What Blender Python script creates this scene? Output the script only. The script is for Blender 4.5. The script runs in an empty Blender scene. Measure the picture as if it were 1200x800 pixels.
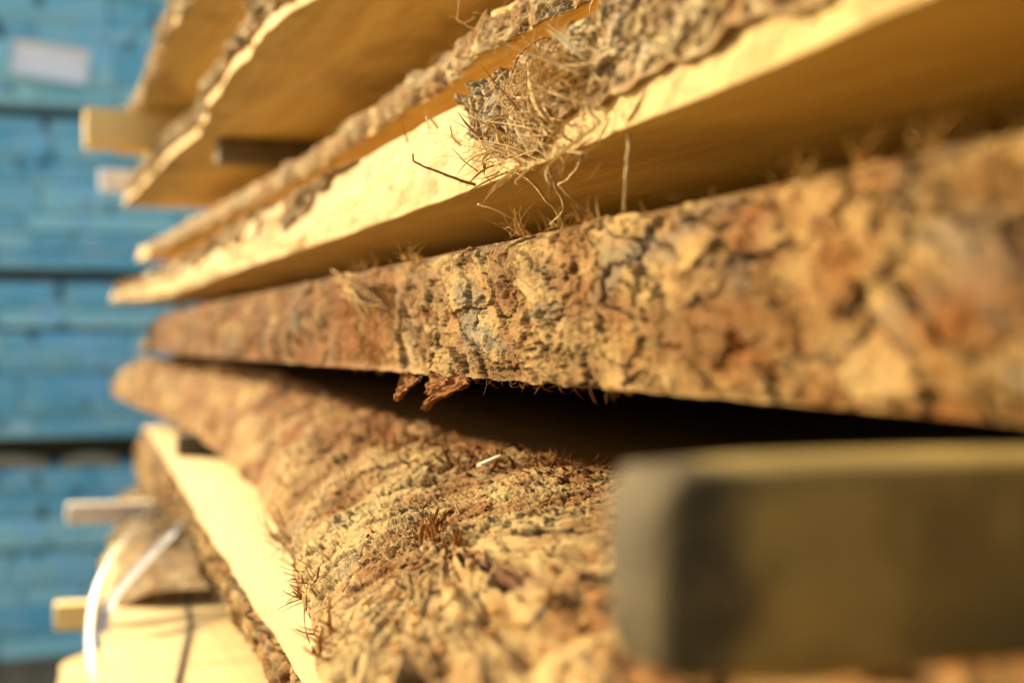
import bpy, math, random
import numpy as np
from mathutils import Vector

random.seed(7)
RNG = np.random.default_rng(11)
SC = bpy.context.scene
COL = SC.collection
H = 1.02                                    # eye height above the yard

# ------------------------------------------------------------------ camera
F = 1667.0                                  # focal length in pixels of a 1200 px wide frame
AL = math.atan(570.0 / F)                   # angle between the view and the run of the planks
CA, SA = math.cos(AL), math.sin(AL)
cam = bpy.data.cameras.new('camera')
cam.lens = 50.0
cam.sensor_width = 36.0
cam.clip_start = 0.01
cam.clip_end = 500.0
cam.dof.use_dof = True
cam.dof.focus_distance = 0.655
cam.dof.aperture_fstop = 5.3
cam.dof.aperture_blades = 0
cam_o = bpy.data.objects.new('camera', cam)
COL.objects.link(cam_o)
cam_o.location = (0, 0, H)
cam_o.rotation_euler = (math.pi / 2, 0, math.atan2(-CA, -SA))
SC.camera = cam_o

# ------------------------------------------------------------------ light
SUN = Vector((1.35, 1.0, 0.63)).normalized()
w = bpy.data.worlds.new('World')
SC.world = w
w.use_nodes = True
nt = w.node_tree
sky = nt.nodes.new('ShaderNodeTexSky')
sky.sky_type = 'NISHITA'
sky.sun_disc = False
sky.sun_elevation = math.asin(SUN.z)
sky.sun_rotation = math.atan2(SUN.x, SUN.y)
sky.dust_density = 3.0
sky.air_density = 1.0
sky.ozone_density = 0.6
nt.links.new(sky.outputs[0], nt.nodes['Background'].inputs[0])
nt.nodes['Background'].inputs[1].default_value = 0.15
sl = bpy.data.lights.new('sun', 'SUN')
sl.energy = 4.6
sl.angle = math.radians(0.6)
sl.color = (1.0, 0.86, 0.56)
so = bpy.data.objects.new('sun', sl)
COL.objects.link(so)
so.rotation_euler = SUN.to_track_quat('Z', 'Y').to_euler()
so.location = (3, 4, 5)
SC.view_settings.view_transform = 'Standard'
SC.view_settings.look = 'None'
SC.view_settings.gamma = 1.0
SC.view_settings.use_curve_mapping = False
SC.view_settings.exposure = 1.2
SC.render.engine = 'CYCLES'
SC.cycles.max_bounces = 10
SC.cycles.diffuse_bounces = 6
SC.cycles.use_denoising = True

# ------------------------------------------------------------------ coordinates
# u runs along the planks away from the lens, v goes into the stack, z is height above the eye
def W(u, v, z):
    return np.stack([u, -np.asarray(v), np.asarray(z) + H], -1) if np.ndim(u) else (u, -v, z + H)
def at_z(px, py, z):
    D = F * z / (400.0 - py); k = (px - 600.0) / F
    return D * (CA - SA * k), D * (CA * k + SA)
def at_v(px, py, v):
    k = (px - 600.0) / F; D = v / (CA * k + SA)
    return D * (CA - SA * k), D * (400.0 - py) / F
def at_d(px, py, D):
    k = (px - 600.0) / F
    return D * (CA - SA * k), D * (CA * k + SA), D * (400.0 - py) / F
def u_of_px(px, v):
    k = (np.asarray(px, float) - 600.0) / F
    return v / (CA * k + SA) * (CA - SA * k)
def edge(pts, z):
    uv = sorted(at_z(x, y, z) for x, y in pts)
    return np.array([a for a, b in uv]), np.array([b for a, b in uv])
def u_samples(v, n, px0=1290, px1=150, near=-0.25, far=None):
    a = u_of_px(np.linspace(px0, px1, n), v)
    pre = np.linspace(near, a[0], 24, endpoint=False) if near < a[0] else np.zeros(0)
    a = np.concatenate([pre, a])
    if far is not None:
        a = a[a < far - 1e-3]
        a = np.concatenate([a, [far]])
    return a

# ------------------------------------------------------------------ noise
def _hash(ix, iy, iz, s):
    n = (ix.astype(np.uint32) * np.uint32(374761393) + iy.astype(np.uint32) * np.uint32(668265263)
         + iz.astype(np.uint32) * np.uint32(2246822519) + np.uint32((s * 3266489917) & 0xffffffff))
    n = (n ^ (n >> np.uint32(13))) * np.uint32(1274126177)
    n = (n ^ (n >> np.uint32(15))) * np.uint32(2654435761)
    return n ^ (n >> np.uint32(16))
def noise(x, y, z=0.0, s=0):
    x, y, z = np.broadcast_arrays(np.asarray(x, float), np.asarray(y, float), np.asarray(z, float))
    x0, y0, z0 = np.floor(x), np.floor(y), np.floor(z)
    fx, fy, fz = x - x0, y - y0, z - z0
    ix, iy, iz = x0.astype(np.int64), y0.astype(np.int64), z0.astype(np.int64)
    q = lambda t: t * t * t * (t * (t * 6 - 15) + 10)
    wx, wy, wz = q(fx), q(fy), q(fz)
    flat = bool(np.all(fz == 0))
    out = 0.0
    for dz in ((0,) if flat else (0, 1)):
        for dy in (0, 1):
            for dx in (0, 1):
                h = _hash(ix + dx, iy + dy, iz + dz, s)
                gx = (h & np.uint32(1023)).astype(float) / 511.5 - 1
                gy = ((h >> np.uint32(10)) & np.uint32(1023)).astype(float) / 511.5 - 1
                gz = ((h >> np.uint32(20)) & np.uint32(1023)).astype(float) / 511.5 - 1
                g = gx * (fx - dx) + gy * (fy - dy) + gz * (fz - dz)
                ww = (wx if dx else 1 - wx) * (wy if dy else 1 - wy) * ((wz if dz else 1 - wz))
                out = out + g * ww
    return out * 1.25
def fbm(x, y, o=4, s=0, gain=0.5):
    a, r, f = 1.0, 0.0, 1.0
    for i in range(o):
        r = r + a * noise(x * f + 17.3 * i, y * f - 9.1 * i, 0.0, s + i * 31)
        a *= gain; f *= 2.03
    return r
def worley(x, y, s=0):
    x0, y0 = np.floor(x).astype(np.int64), np.floor(y).astype(np.int64)
    f1 = np.full(x.shape, 9.0); f2 = np.full(x.shape, 9.0)
    idv = np.zeros(x.shape); ox = np.zeros(x.shape); oy = np.zeros(x.shape)
    for dy in (-1, 0, 1):
        for dx in (-1, 0, 1):
            h = _hash(x0 + dx, y0 + dy, np.zeros_like(x0), s)
            rx = (h & np.uint32(1023)).astype(float) / 1023; ry = ((h >> np.uint32(10)) & np.uint32(1023)).astype(float) / 1023
            ddx = x - (x0 + dx + rx); ddy = y - (y0 + dy + ry)
            d = np.sqrt(ddx * ddx + ddy * ddy)
            near = d < f1
            f2 = np.where(near, f1, np.minimum(f2, d))
            idv = np.where(near, ((h >> np.uint32(20)) & np.uint32(1023)).astype(float) / 1023, idv)
            ox = np.where(near, ddx, ox); oy = np.where(near, ddy, oy)
            f1 = np.where(near, d, f1)
    return f1, f2, idv, ox, oy
def sstep(a, b, x):
    t = np.clip((x - a) / (b - a), 0, 1)
    return t * t * (3 - 2 * t)
def terrace(x, n, soft=0.3):
    y = x * n; f = np.floor(y)
    return (f + sstep(0.5 - soft, 0.5 + soft, y - f)) / n

# bark relief in metres; also returns plate tone, crack mask and bare inner bark mask
def bark_h(u, s, seed, cell=0.013, amp=1.0, stretch=1.5):
    du = 0.011 * fbm(u / 0.03, s / 0.022, 4, seed + 1) + 0.0022 * fbm(u / 0.005, s / 0.004, 2, seed + 41)
    ds = 0.010 * fbm(u / 0.03, s / 0.022, 4, seed + 5) + 0.0022 * fbm(u / 0.005, s / 0.004, 2, seed + 43)
    uu, ss = u + du, s + ds
    big = fbm(u / 0.06, s / 0.035, 3, seed + 9)
    f1, f2, idv, ox, oy = worley(uu / (cell * stretch * 1.5), ss / (cell * 1.2), seed + 13)
    cr = f2 - f1 + 0.10 * noise(u / 0.004, s / 0.003, 0, seed + 15)
    crack = 1 - sstep(0.03, 0.17, cr)
    crack = crack * sstep(-0.35, 0.15, noise(u / 0.03, s / 0.022, 0, seed + 51))
    plate = (idv - 0.5) * 1.6 + (ox * np.sin(idv * 91.0) + oy * np.cos(idv * 57.0)) * 1.5
    # flakes: sheets of bark broken off level by level, with sharp ragged rims
    l1 = fbm(uu / 0.030, ss / 0.015, 5, seed + 31, 0.55) * 0.5 + 0.5
    l2 = fbm((uu + 0.6 * ss) / 0.011, (ss - 0.3 * uu) / 0.0062, 4, seed + 35, 0.55) * 0.5 + 0.5
    st = terrace(l1, 5, 0.07); st2 = terrace(l2, 3, 0.09)
    frac = l1 * 5 - np.floor(l1 * 5)
    rimlow = np.exp(-((frac - 0.38) / 0.10) ** 2)             # the notch just below a rim
    rough = 0.35 + 0.65 * sstep(-0.2, 0.35, noise(u / 0.03, s / 0.025, 0, seed + 65))
    fine = fbm(u / 0.0036, s / 0.0026, 4, seed + 71, 0.62)
    rid = 1 - np.abs(fbm(uu / 0.010, ss / 0.0045, 3, seed + 73))
    pit = sstep(0.30, 0.55, noise(uu / 0.013, ss / 0.008, 0, seed + 77))
    h = (big * 3.4 + plate * 0.9 - crack * 3.0 + (st - 0.5) * 6.5 - rimlow * 0.8 + (st2 - 0.5) * 2.3 * rough
         + fine * 0.55 * rough + (rid - 0.6) * 0.9 * rough - pit * 2.4) * 0.001 * amp
    inner = sstep(0.10, -0.25, (st - 0.5) * 1.5 + 0.5 * noise(u / 0.06, s / 0.045, 0, seed + 81))
    inner = np.clip(inner + 0.7 * pit + 0.25 * rimlow, 0, 1)
    tone = np.clip(0.45 + 0.5 * (idv - 0.5) + 0.5 * (st2 - 0.5) + 0.6 * noise(u / 0.035, s / 0.02, 0, seed + 91), 0, 1)
    return h, tone, np.clip(crack * 0.9 + 0.55 * rimlow * rough + 0.5 * pit, 0, 1), inner

def plates_h(u, s, seed, cu=0.034, cs=0.015):
    """flat scaly plates with ragged rims, missing scales and crusts."""
    du = 0.013 * fbm(u / 0.045, s / 0.022, 4, seed + 1, 0.6) + 0.004 * fbm(u / 0.010, s / 0.005, 3, seed + 2, 0.6)
    ds = 0.007 * fbm(u / 0.045, s / 0.022, 4, seed + 3, 0.6) + 0.002 * fbm(u / 0.010, s / 0.005, 3, seed + 4, 0.6)
    uu, ss = u + du, s + ds
    f1, f2, idv, ox, oy = worley(uu / cu, ss / cs, seed + 5)
    cr = f2 - f1
    cr = cr + 0.07 * fbm(u / 0.008, s / 0.0035, 3, seed + 18)
    crack = (1 - sstep(0.0, 0.11, cr)) * sstep(-0.4, 0.1, noise(u / 0.06, s / 0.03, 0, seed + 6))
    hgt = (idv - 0.5) * 2.0 + (ox * np.sin(idv * 91.0) + oy * np.cos(idv * 57.0)) * 2.2
    gone = sstep(0.30, 0.40, fbm(uu / 0.075, ss / 0.028, 4, seed + 7, 0.55) + 0.25 * (np.modf(idv * 7.31)[0] - 0.5))
    a1, a2, aid, ax, ay = worley(uu / (cu * 0.42), ss / (cs * 0.40), seed + 8)
    scr = (1 - sstep(0.02, 0.14, a2 - a1)) * sstep(-0.1, 0.35, noise(u / 0.05, s / 0.022, 0, seed + 9))
    sub = (aid - 0.5) * 0.9 + (ax * np.sin(aid * 70) + ay * np.cos(aid * 33)) * 1.0
    l2 = fbm(uu / 0.034, ss / 0.013, 4, seed + 10, 0.52) * 0.5 + 0.5
    st = terrace(l2, 4, 0.06)
    crumb = sstep(-0.15, 0.3, noise(u / 0.055, s / 0.025, 0, seed + 11))
    grain = fbm(u / 0.0048, s / 0.0021, 4, seed + 12, 0.65)
    hole = sstep(0.30, 0.45, noise(uu / 0.011, ss / 0.0042, 0, seed + 13)) * crumb
    big = fbm(u / 0.10, s / 0.045, 3, seed + 14)
    strand_ = fbm(u / 0.016, s / 0.005, 4, seed + 15)
    h = (big * 5.0 + hgt * (1 - gone) - gone * (2.4 - 0.8 * strand_) - crack * 2.6 + sub * (0.25 + 0.5 * crumb) * (1 - gone)
         - scr * 1.0 + (st - 0.5) * 3.8 + grain * (0.34 + 0.5 * crumb) - hole * 2.2) * 0.001
    low = sstep(0.1, -0.5, big + 0.5 * noise(u / 0.08, s / 0.03, 0, seed + 16))
    inner = np.clip(0.9 * gone + 0.75 * low + 0.4 * hole, 0, 1)
    tone = np.clip(0.5 + 0.30 * (idv - 0.5) + 0.2 * (aid - 0.5) + 0.4 * (st - 0.5) + 0.7 * fbm(u / 0.07, s / 0.03, 4, seed + 17), 0, 1)
    return h, tone, np.clip(crack + 0.6 * scr + 0.8 * hole, 0, 1), inner

# ------------------------------------------------------------------ objects
def tag(o, label=None, cat=None, group=None, kind=None):
    if label: o['label'] = label
    if cat: o['category'] = cat
    if group: o['group'] = group
    if kind: o['kind'] = kind
    return o
def empty(name, loc, label, cat, group=None):
    o = bpy.data.objects.new(name, None)
    COL.objects.link(o)
    o.location = loc
    o.empty_display_size = 0.05
    return tag(o, label, cat, group)
def build(name, verts, faces, mat, parent=None, tone=None, smooth=True):
    """verts (n,3) in world space; faces: list of (k,4) / (k,3) arrays."""
    verts = np.asarray(verts, float)
    off = np.array(parent.location) if parent is not None else np.zeros(3)
    if parent is None:
        off = np.array([verts[:, 0].mean(), verts[:, 1].mean(), verts[:, 2].min()])
    me = bpy.data.meshes.new(name)
    fs = [np.asarray(f, np.int32) for f in faces if len(f)]
    nl = sum(f.size for f in fs); nf = sum(len(f) for f in fs)
    me.vertices.add(len(verts)); me.loops.add(nl); me.polygons.add(nf)
    me.vertices.foreach_set('co', (verts - off).astype(np.float32).ravel())
    me.loops.foreach_set('vertex_index', np.concatenate([f.ravel() for f in fs]))
    st, tot, p = [], [], 0
    for f in fs:
        k = f.shape[1]
        st.append(p + np.arange(len(f)) * k); tot.append(np.full(len(f), k)); p += f.size
    me.polygons.foreach_set('loop_start', np.concatenate(st).astype(np.int32))
    me.polygons.foreach_set('use_smooth', np.full(nf, smooth))
    me.update(calc_edges=True)
    me.validate()
    if tone is not None:
        a = me.attributes.new('tone', 'FLOAT_COLOR', 'POINT')
        c = np.ones((len(verts), 4), np.float32); c[:, :3] = tone
        a.data.foreach_set('color', c.ravel())
    me.materials.append(mat)
    o = bpy.data.objects.new(name, me)
    COL.objects.link(o)
    if parent is not None:
        o.parent = parent
    else:
        o.location = off
    return o
def grid_faces(nu, nt, off=0, flip=False, closed=False):
    i = np.arange(nu - 1)[:, None]
    j = np.arange(nt if closed else nt - 1)[None, :]
    j2 = (j + 1) % nt
    a, b, c, d = i * nt + j, i * nt + j2, (i + 1) * nt + j2, (i + 1) * nt + j
    f = np.stack(np.broadcast_arrays(a, b, c, d), -1).reshape(-1, 4) + off
    return f[:, ::-1] if flip else f
def normals(P):
    du = np.gradient(P, axis=0); dt = np.gradient(P, axis=1)
    n = np.cross(du, dt)
    n /= np.linalg.norm(n, axis=-1, keepdims=True) + 1e-12
    return n

def shell(name, mat, parent, U, T, prof, hfun, thick=0.008, seal=True):
    """closed slab of bark: prof(u,t) -> v,z of the base surface, t from the lower rim to the upper rim."""
    UU, TT = np.meshgrid(U, T, indexing='ij')
    v, z = prof(UU, TT)
    P = W(UU, v, z)
    n = normals(P)
    flip = np.mean(n[..., 1]) + 0.3 * np.mean(n[..., 2]) < 0
    if flip: n = -n
    s = np.concatenate([np.zeros((len(U), 1)), np.cumsum(np.linalg.norm(np.diff(P, axis=1), axis=-1), 1)], 1)
    s = s - s[:, :1]
    h, tone, crack, inner = hfun(UU, s, TT, P)
    outer = P + n * h[..., None]
    innr = P - n * thick
    nu, ntt = len(U), len(T)
    V = np.concatenate([outer.reshape(-1, 3), innr.reshape(-1, 3)])
    N = nu * ntt
    fo = grid_faces(nu, ntt, 0, flip)
    fi = grid_faces(nu, ntt, N, not flip)
    def rim(idx):
        a = np.asarray(idx); q = np.stack([a[:-1], a[1:], a[1:] + N, a[:-1] + N], -1)
        return q
    rims = [rim(np.arange(nu) * ntt), rim(np.arange(nu)[::-1] * ntt + ntt - 1),
            rim(np.arange(ntt)[::-1]), rim((nu - 1) * ntt + np.arange(ntt))]
    rims = [(r[:, ::-1] if not flip else r) for r in rims]
    tn = np.stack([tone, crack, inner], -1).reshape(-1, 3)
    tn = np.concatenate([tn, tn])
    o = build(name, V, [fo, fi] + rims, mat, parent, tn)
    return o, (U, T, outer, n)

def body(name, mat, parent, U, prof_ring, sawn=None, nside=0):
    """loft of a closed ring of (v, z) points along u, capped at both ends."""
    v, z = prof_ring(U)                              # (nu, nr)
    nu, nr = v.shape
    P = W(np.broadcast_to(U[:, None], v.shape), v, z).reshape(-1, 3)
    # which way round is the ring
    a = 0.5 * np.sum(v[nu // 2] * np.roll(z[nu // 2], -1) - np.roll(v[nu // 2], -1) * z[nu // 2])
    f = grid_faces(nu, nr, 0, a < 0, True)
    c0 = P[:nr].mean(0); c1 = P[-nr:].mean(0)
    V = np.concatenate([P, [c0, c1]])
    i = np.arange(nr); k0, k1 = len(P), len(P) + 1
    e0 = np.stack([np.full(nr, k0), (i + 1) % nr, i], -1)
    e1 = np.stack([np.full(nr, k1), (nu - 1) * nr + i, (nu - 1) * nr + (i + 1) % nr], -1)
    if a < 0: e0, e1 = e0[:, ::-1], e1[:, ::-1]
    o = build(name, V, [f, e0, e1], mat, parent, None)
    if sawn is not None:                             # the sawn faces have their own look, the edge another
        o.data.materials.append(sawn)
        j = np.tile(np.arange(nr), nu - 1)
        mi = np.where((j >= 5) & (j < 5 + nside - 1), 0, 1).astype(np.int32)
        mi = np.concatenate([mi, np.ones(len(e0) + len(e1), np.int32)])
        if len(mi) == len(o.data.polygons): o.data.polygons.foreach_set('material_index', mi)
    return o

def tubes(name, mat, parent, lines, radii, sides=4, flat=1.0, tones=None):
    """many tapered strands in one mesh; every line is (k,3), radius tapers to a point."""
    V, Fq, Ft, TN = [], [], [], []
    off = 0
    ang = np.arange(sides) / sides * 2 * np.pi
    for li, (L, r) in enumerate(zip(lines, radii)):
        L = np.asarray(L, float); k = len(L)
        d = np.gradient(L, axis=0); d /= np.linalg.norm(d, axis=1, keepdims=True) + 1e-12
        ref = np.array([0.31, 0.2, 0.93]) if abs(d[0][2]) < 0.9 else np.array([1.0, 0.1, 0])
        a = np.cross(d, ref); a /= np.linalg.norm(a, axis=1, keepdims=True) + 1e-12
        b = np.cross(d, a)
        rr = r if np.ndim(r) else r * np.linspace(1, 0.35, k)
        ring = L[:, None] + (a[:, None] * np.cos(ang)[None, :, None] + b[:, None] * np.sin(ang)[None, :, None] * flat) * np.asarray(rr)[:, None, None]
        V.append(ring.reshape(-1, 3)); V.append(L[[0]] ); V.append(L[[-1]] + d[-1] * rr[-1] * 2)
        Fq.append(grid_faces(k, sides, off, True, True))
        i = np.arange(sides); c0 = off + k * sides; c1 = c0 + 1
        Ft.append(np.stack([np.full(sides, c0), off + i, off + (i + 1) % sides], -1))
        Ft.append(np.stack([np.full(sides, c1), off + (k - 1) * sides + (i + 1) % sides, off + (k - 1) * sides + i], -1))
        tv = tones[li] if tones is not None else RNG.random()
        TN.append(np.full((k * sides + 2, 3), tv))
        off += k * sides + 2
    o = build(name, np.concatenate(V), [np.concatenate(Fq), np.concatenate(Ft)], mat, parent, np.concatenate(TN))
    if len(lines) > 5: o['kind'] = 'stuff'
    return o

def strand(p, d, length, k=8, curl=0.5, droop=0.0, rng=RNG):
    """a wandering thread from p in direction d."""
    p = np.array(p, float); d = np.array(d, float); d /= np.linalg.norm(d)
    ax = rng.normal(size=3); ax /= np.linalg.norm(ax)
    out = [p.copy()]
    st = length / (k - 1)
    for i in range(k - 1):
        d = d + np.cross(ax, d) * curl / (k - 1) * 2.2 + rng.normal(size=3) * 0.10 * min(curl, 1.5) + np.array([0, 0, -droop / (k - 1)])
        d /= np.linalg.norm(d)
        p = p + d * st
        out.append(p.copy())
    return np.array(out)
def spline(pts, n=24):
    """Catmull-Rom through pts."""
    P = np.array([pts[0]] + list(pts) + [pts[-1]], float)
    out = []
    m = len(pts) - 1
    for t in np.linspace(0, m - 1e-6, n):
        i = int(t); f = t - i
        a, b, c, d = P[i], P[i + 1], P[i + 2], P[i + 3]
        out.append(0.5 * (2 * b + (c - a) * f + (2 * a - 5 * b + 4 * c - d) * f * f + (3 * b - a - 3 * c + d) * f ** 3))
    return np.array(out)
def box(name, mat, parent, u0, u1, v0, v1, z0, z1, bev=0.002, seg=10, wob=0.0008, seed=0, bow=0.0):
    """a sawn batten: rounded arrises, slightly wavy faces; long axis is the longest side."""
    dims = [u1 - u0, v1 - v0, z1 - z0]
    ax = int(np.argmax(dims))
    oth = [i for i in range(3) if i != ax]
    lo = np.array([u0, v0, z0]); hi = np.array([u1, v1, z1])
    b = bev
    c2 = []
    for (sx, sy, a0) in ((1, -1, -90), (1, 1, 0), (-1, 1, 90), (-1, -1, 180)):
        for a in (0, 30, 60, 90):
            t = math.radians(a0 + a)
            c2.append((sx * (dims[oth[0]] / 2 - b) + b * math.cos(t), sy * (dims[oth[1]] / 2 - b) + b * math.sin(t)))
    c2 = np.array(c2); nr = len(c2)
    ts = np.concatenate([[0, 0.0], np.linspace(b / dims[ax], 1 - b / dims[ax], seg), [1.0, 1.0]])
    P = np.zeros((len(ts), nr, 3))
    mid = (lo + hi) / 2
    for i, t in enumerate(ts):
        sc = 1.0
        if i in (0, len(ts) - 1): sc = 0.0
        elif i in (1, len(ts) - 2): sc = 1 - b / max(min(dims[oth[0]], dims[oth[1]]) / 2, 1e-6)
        P[i, :, oth[0]] = mid[oth[0]] + c2[:, 0] * sc
        P[i, :, oth[1]] = mid[oth[1]] + c2[:, 1] * sc
        P[i, :, ax] = lo[ax] + dims[ax] * t
    if wob:
        for a in oth:
            P[..., a] += wob * noise(P[..., ax] / 0.03 + 7 * a, P[..., oth[0]] / 0.02 + P[..., oth[1]] / 0.02, 0, seed + a)
    if bow: P[..., 2] += bow * 4 * (((P[..., ax] - lo[ax]) / dims[ax]) - 0.5) ** 2
    V = W(P[..., 0], P[..., 1], P[..., 2]).reshape(-1, 3)
    f = grid_faces(len(ts), nr, 0, False, True)
    # orientation test
    Pc = V.mean(0); q = V[f[len(f) // 2]]; nn = np.cross(q[1] - q[0], q[2] - q[0])
    if np.dot(nn, q.mean(0) - Pc) < 0: f = f[:, ::-1]
    return build(name, V, [f], mat, parent)

# ------------------------------------------------------------------ materials
class M:
    def __init__(s, name, rough=0.85, spec=0.25):
        s.m = bpy.data.materials.new(name); s.m.use_nodes = True
        s.t = s.m.node_tree; s.b = s.t.nodes['Principled BSDF']
        s.b.inputs['Roughness'].default_value = rough
        s.b.inputs['Specular IOR Level'].default_value = spec
        s.co = s.t.nodes.new('ShaderNodeTexCoord').outputs['Object']
    def n(s, kind, **kw):
        x = s.t.nodes.new(kind)
        for k, v in kw.items(): setattr(x, k, v)
        return x
    def link(s, a, b): s.t.links.new(a, b)
    def noise(s, scale, detail=4, rough=0.55, stretch=(1, 1, 1), dist=0.0):
        mp = s.n('ShaderNodeMapping'); mp.inputs['Scale'].default_value = stretch
        s.link(s.co, mp.inputs[0])
        x = s.n('ShaderNodeTexNoise')
        x.inputs['Scale'].default_value = scale; x.inputs['Detail'].default_value = detail
        x.inputs['Roughness'].default_value = rough; x.inputs['Distortion'].default_value = dist
        s.link(mp.outputs[0], x.inputs['Vector'])
        return x.outputs['Fac']
    def ramp(s, fac, a, b):
        r = s.n('ShaderNodeMapRange', interpolation_type='SMOOTHSTEP')
        r.inputs['From Min'].default_value = a; r.inputs['From Max'].default_value = b
        s.link(fac, r.inputs['Value'])
        return r.outputs['Result']
    def math(s, op, a, b):
        x = s.n('ShaderNodeMath', operation=op)
        for i, q in enumerate((a, b)):
            if isinstance(q, (int, float)): x.inputs[i].default_value = q
            else: s.link(q, x.inputs[i])
        return x.outputs[0]
    def mix(s, fac, a, b):
        x = s.n('ShaderNodeMix', data_type='RGBA')
        if isinstance(fac, (int, float)): x.inputs['Factor'].default_value = fac
        else: s.link(fac, x.inputs['Factor'])
        for q, nm in ((a, 6), (b, 7)):
            if isinstance(q, tuple): x.inputs[nm].default_value = (*q, 1)
            else: s.link(q, x.inputs[nm])
        return x.outputs[2]
    def attr(s):
        a = s.n('ShaderNodeAttribute', attribute_name='tone')
        sp = s.n('ShaderNodeSeparateColor'); s.link(a.outputs['Color'], sp.inputs[0])
        return sp.outputs[0], sp.outputs[1], sp.outputs[2]
    def color(s, c): s.link(c, s.b.inputs['Base Color'])
    def bump(s, fac, dist=0.001, strength=1.0):
        b = s.n('ShaderNodeBump'); b.inputs['Strength'].default_value = strength; b.inputs['Distance'].default_value = dist
        s.link(fac, b.inputs['Height'])
        if s.b.inputs['Normal'].is_linked:
            s.link(s.b.inputs['Normal'].links[0].from_socket, b.inputs['Normal'])
        s.link(b.outputs[0], s.b.inputs['Normal'])

def bark_mat(name, tan, pale, grey, red, dark, redness=0.7, greyness=0.6):
    m = M(name, 0.9, 0.15)
    r, g, b = m.attr()
    c = m.mix(m.ramp(r, 0.2, 0.85), tan, pale)
    gn = m.ramp(m.noise(26, 6, 0.65, (0.6, 1, 1)), 0.52, 0.64)
    c = m.mix(m.math('MULTIPLY', gn, greyness), c, grey)
    rn = m.ramp(m.noise(24, 4, 0.6, (1, 1, 1.4)), 0.35, 0.65)
    rb = m.math('MULTIPLY', m.math('MULTIPLY', b, redness), m.math('ADD', m.math('MULTIPLY', rn, 0.7), 0.3))
    c = m.mix(rb, c, red)
    c = m.mix(m.math('MULTIPLY', g, 0.55), c, dark)
    sp = m.ramp(m.noise(420, 3, 0.6), 0.58, 0.72)
    c = m.mix(m.math('MULTIPLY', sp, 0.35), c, dark)
    sp2 = m.ramp(m.noise(260, 4, 0.6), 0.6, 0.75)
    c = m.mix(m.math('MULTIPLY', sp2, 0.4), c, pale)
    m.color(c)
    m.bump(m.noise(520, 5, 0.65), 0.0016, 1.0)
    m.bump(m.noise(1500, 3, 0.6), 0.0005, 0.9)
    return m.m
def wood_mat(name, a, b, stain, stain_amt=0.3, saw=0.4, gscale=1.0, spec=0.12):
    m = M(name, 0.72, 0.25)
    gr = m.noise(60 * gscale, 6, 0.6, (0.06, 1, 1), 0.6)
    c = m.mix(m.ramp(gr, 0.3, 0.7), a, b)
    fl = m.noise(300 * gscale, 3, 0.5, (0.05, 1, 1))
    c = m.mix(m.math('MULTIPLY', m.ramp(fl, 0.5, 0.7), 0.3), c, stain)
    bl = m.noise(9, 5, 0.6, (0.5, 1, 1))
    c = m.mix(m.math('MULTIPLY', m.ramp(bl, 0.5, 0.72), stain_amt), c, stain)
    m.color(c)
    m.bump(m.noise(500, 4, 0.6, (0.2, 1, 1)), 0.0006, 0.5)
    m.bump(m.noise(110, 2, 0.5, (1, 0.04, 0.04)), 0.0008, saw)
    m.b.inputs['Specular IOR Level'].default_value = spec
    return m.m
def plain_mat(name, a, b, scale=60, rough=0.8, bumpd=0.0008, stretch=(1, 1, 1)):
    m = M(name, rough, 0.25)
    c = m.mix(m.ramp(m.noise(scale, 5, 0.6, stretch), 0.3, 0.7), a, b)
    m.color(c); m.bump(m.noise(scale * 6, 4, 0.6, stretch), bumpd, 0.7)
    return m.m
def fibre_mat(name, a, b, c3):
    m = M(name, 0.75, 0.2)
    r, g, b_ = m.attr()
    c = m.mix(m.ramp(r, 0.05, 0.6), a, b)
    c = m.mix(m.ramp(r, 0.72, 0.95), c, c3)
    m.b.inputs['Specular IOR Level'].default_value = 0.05
    m.color(c)
    return m.m

BARK = bark_mat('brown_bark', (0.155, 0.072, 0.013), (0.40, 0.252, 0.082), (0.165, 0.135, 0.083), (0.205, 0.068, 0.005), (0.018, 0.008, 0.003), 1.0, 0.8)
BARK_LOW = bark_mat('ochre_bark', (0.22, 0.108, 0.022), (0.45, 0.295, 0.104), (0.24, 0.19, 0.10), (0.19, 0.058, 0.004), (0.022, 0.009, 0.003), 1.0, 0.6)
BARK_FUZZ = bark_mat('fibrous_bark', (0.27, 0.16, 0.052), (0.50, 0.375, 0.185), (0.26, 0.22, 0.145), (0.20, 0.078, 0.014), (0.045, 0.022, 0.007), 0.8, 0.65)
WOOD = wood_mat('sawn_wood', (0.43, 0.255, 0.052), (0.53, 0.34, 0.085), (0.20, 0.095, 0.016), 0.75)
WOOD_AMBER = wood_mat('amber_sawn_wood', (0.40, 0.215, 0.026), (0.47, 0.27, 0.040), (0.25, 0.115, 0.010), 0.5)
WOOD_SHADE = wood_mat('gap_shade_wood', (0.09, 0.042, 0.010), (0.12, 0.06, 0.014), (0.05, 0.022, 0.006), spec=0.02)  # darkened copy of the sawn wood; the gap's shade is put into its colour
WOOD_PALE = wood_mat('pale_wood', (0.36, 0.235, 0.075), (0.42, 0.29, 0.10), (0.23, 0.125, 0.03), 0.6)
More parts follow.
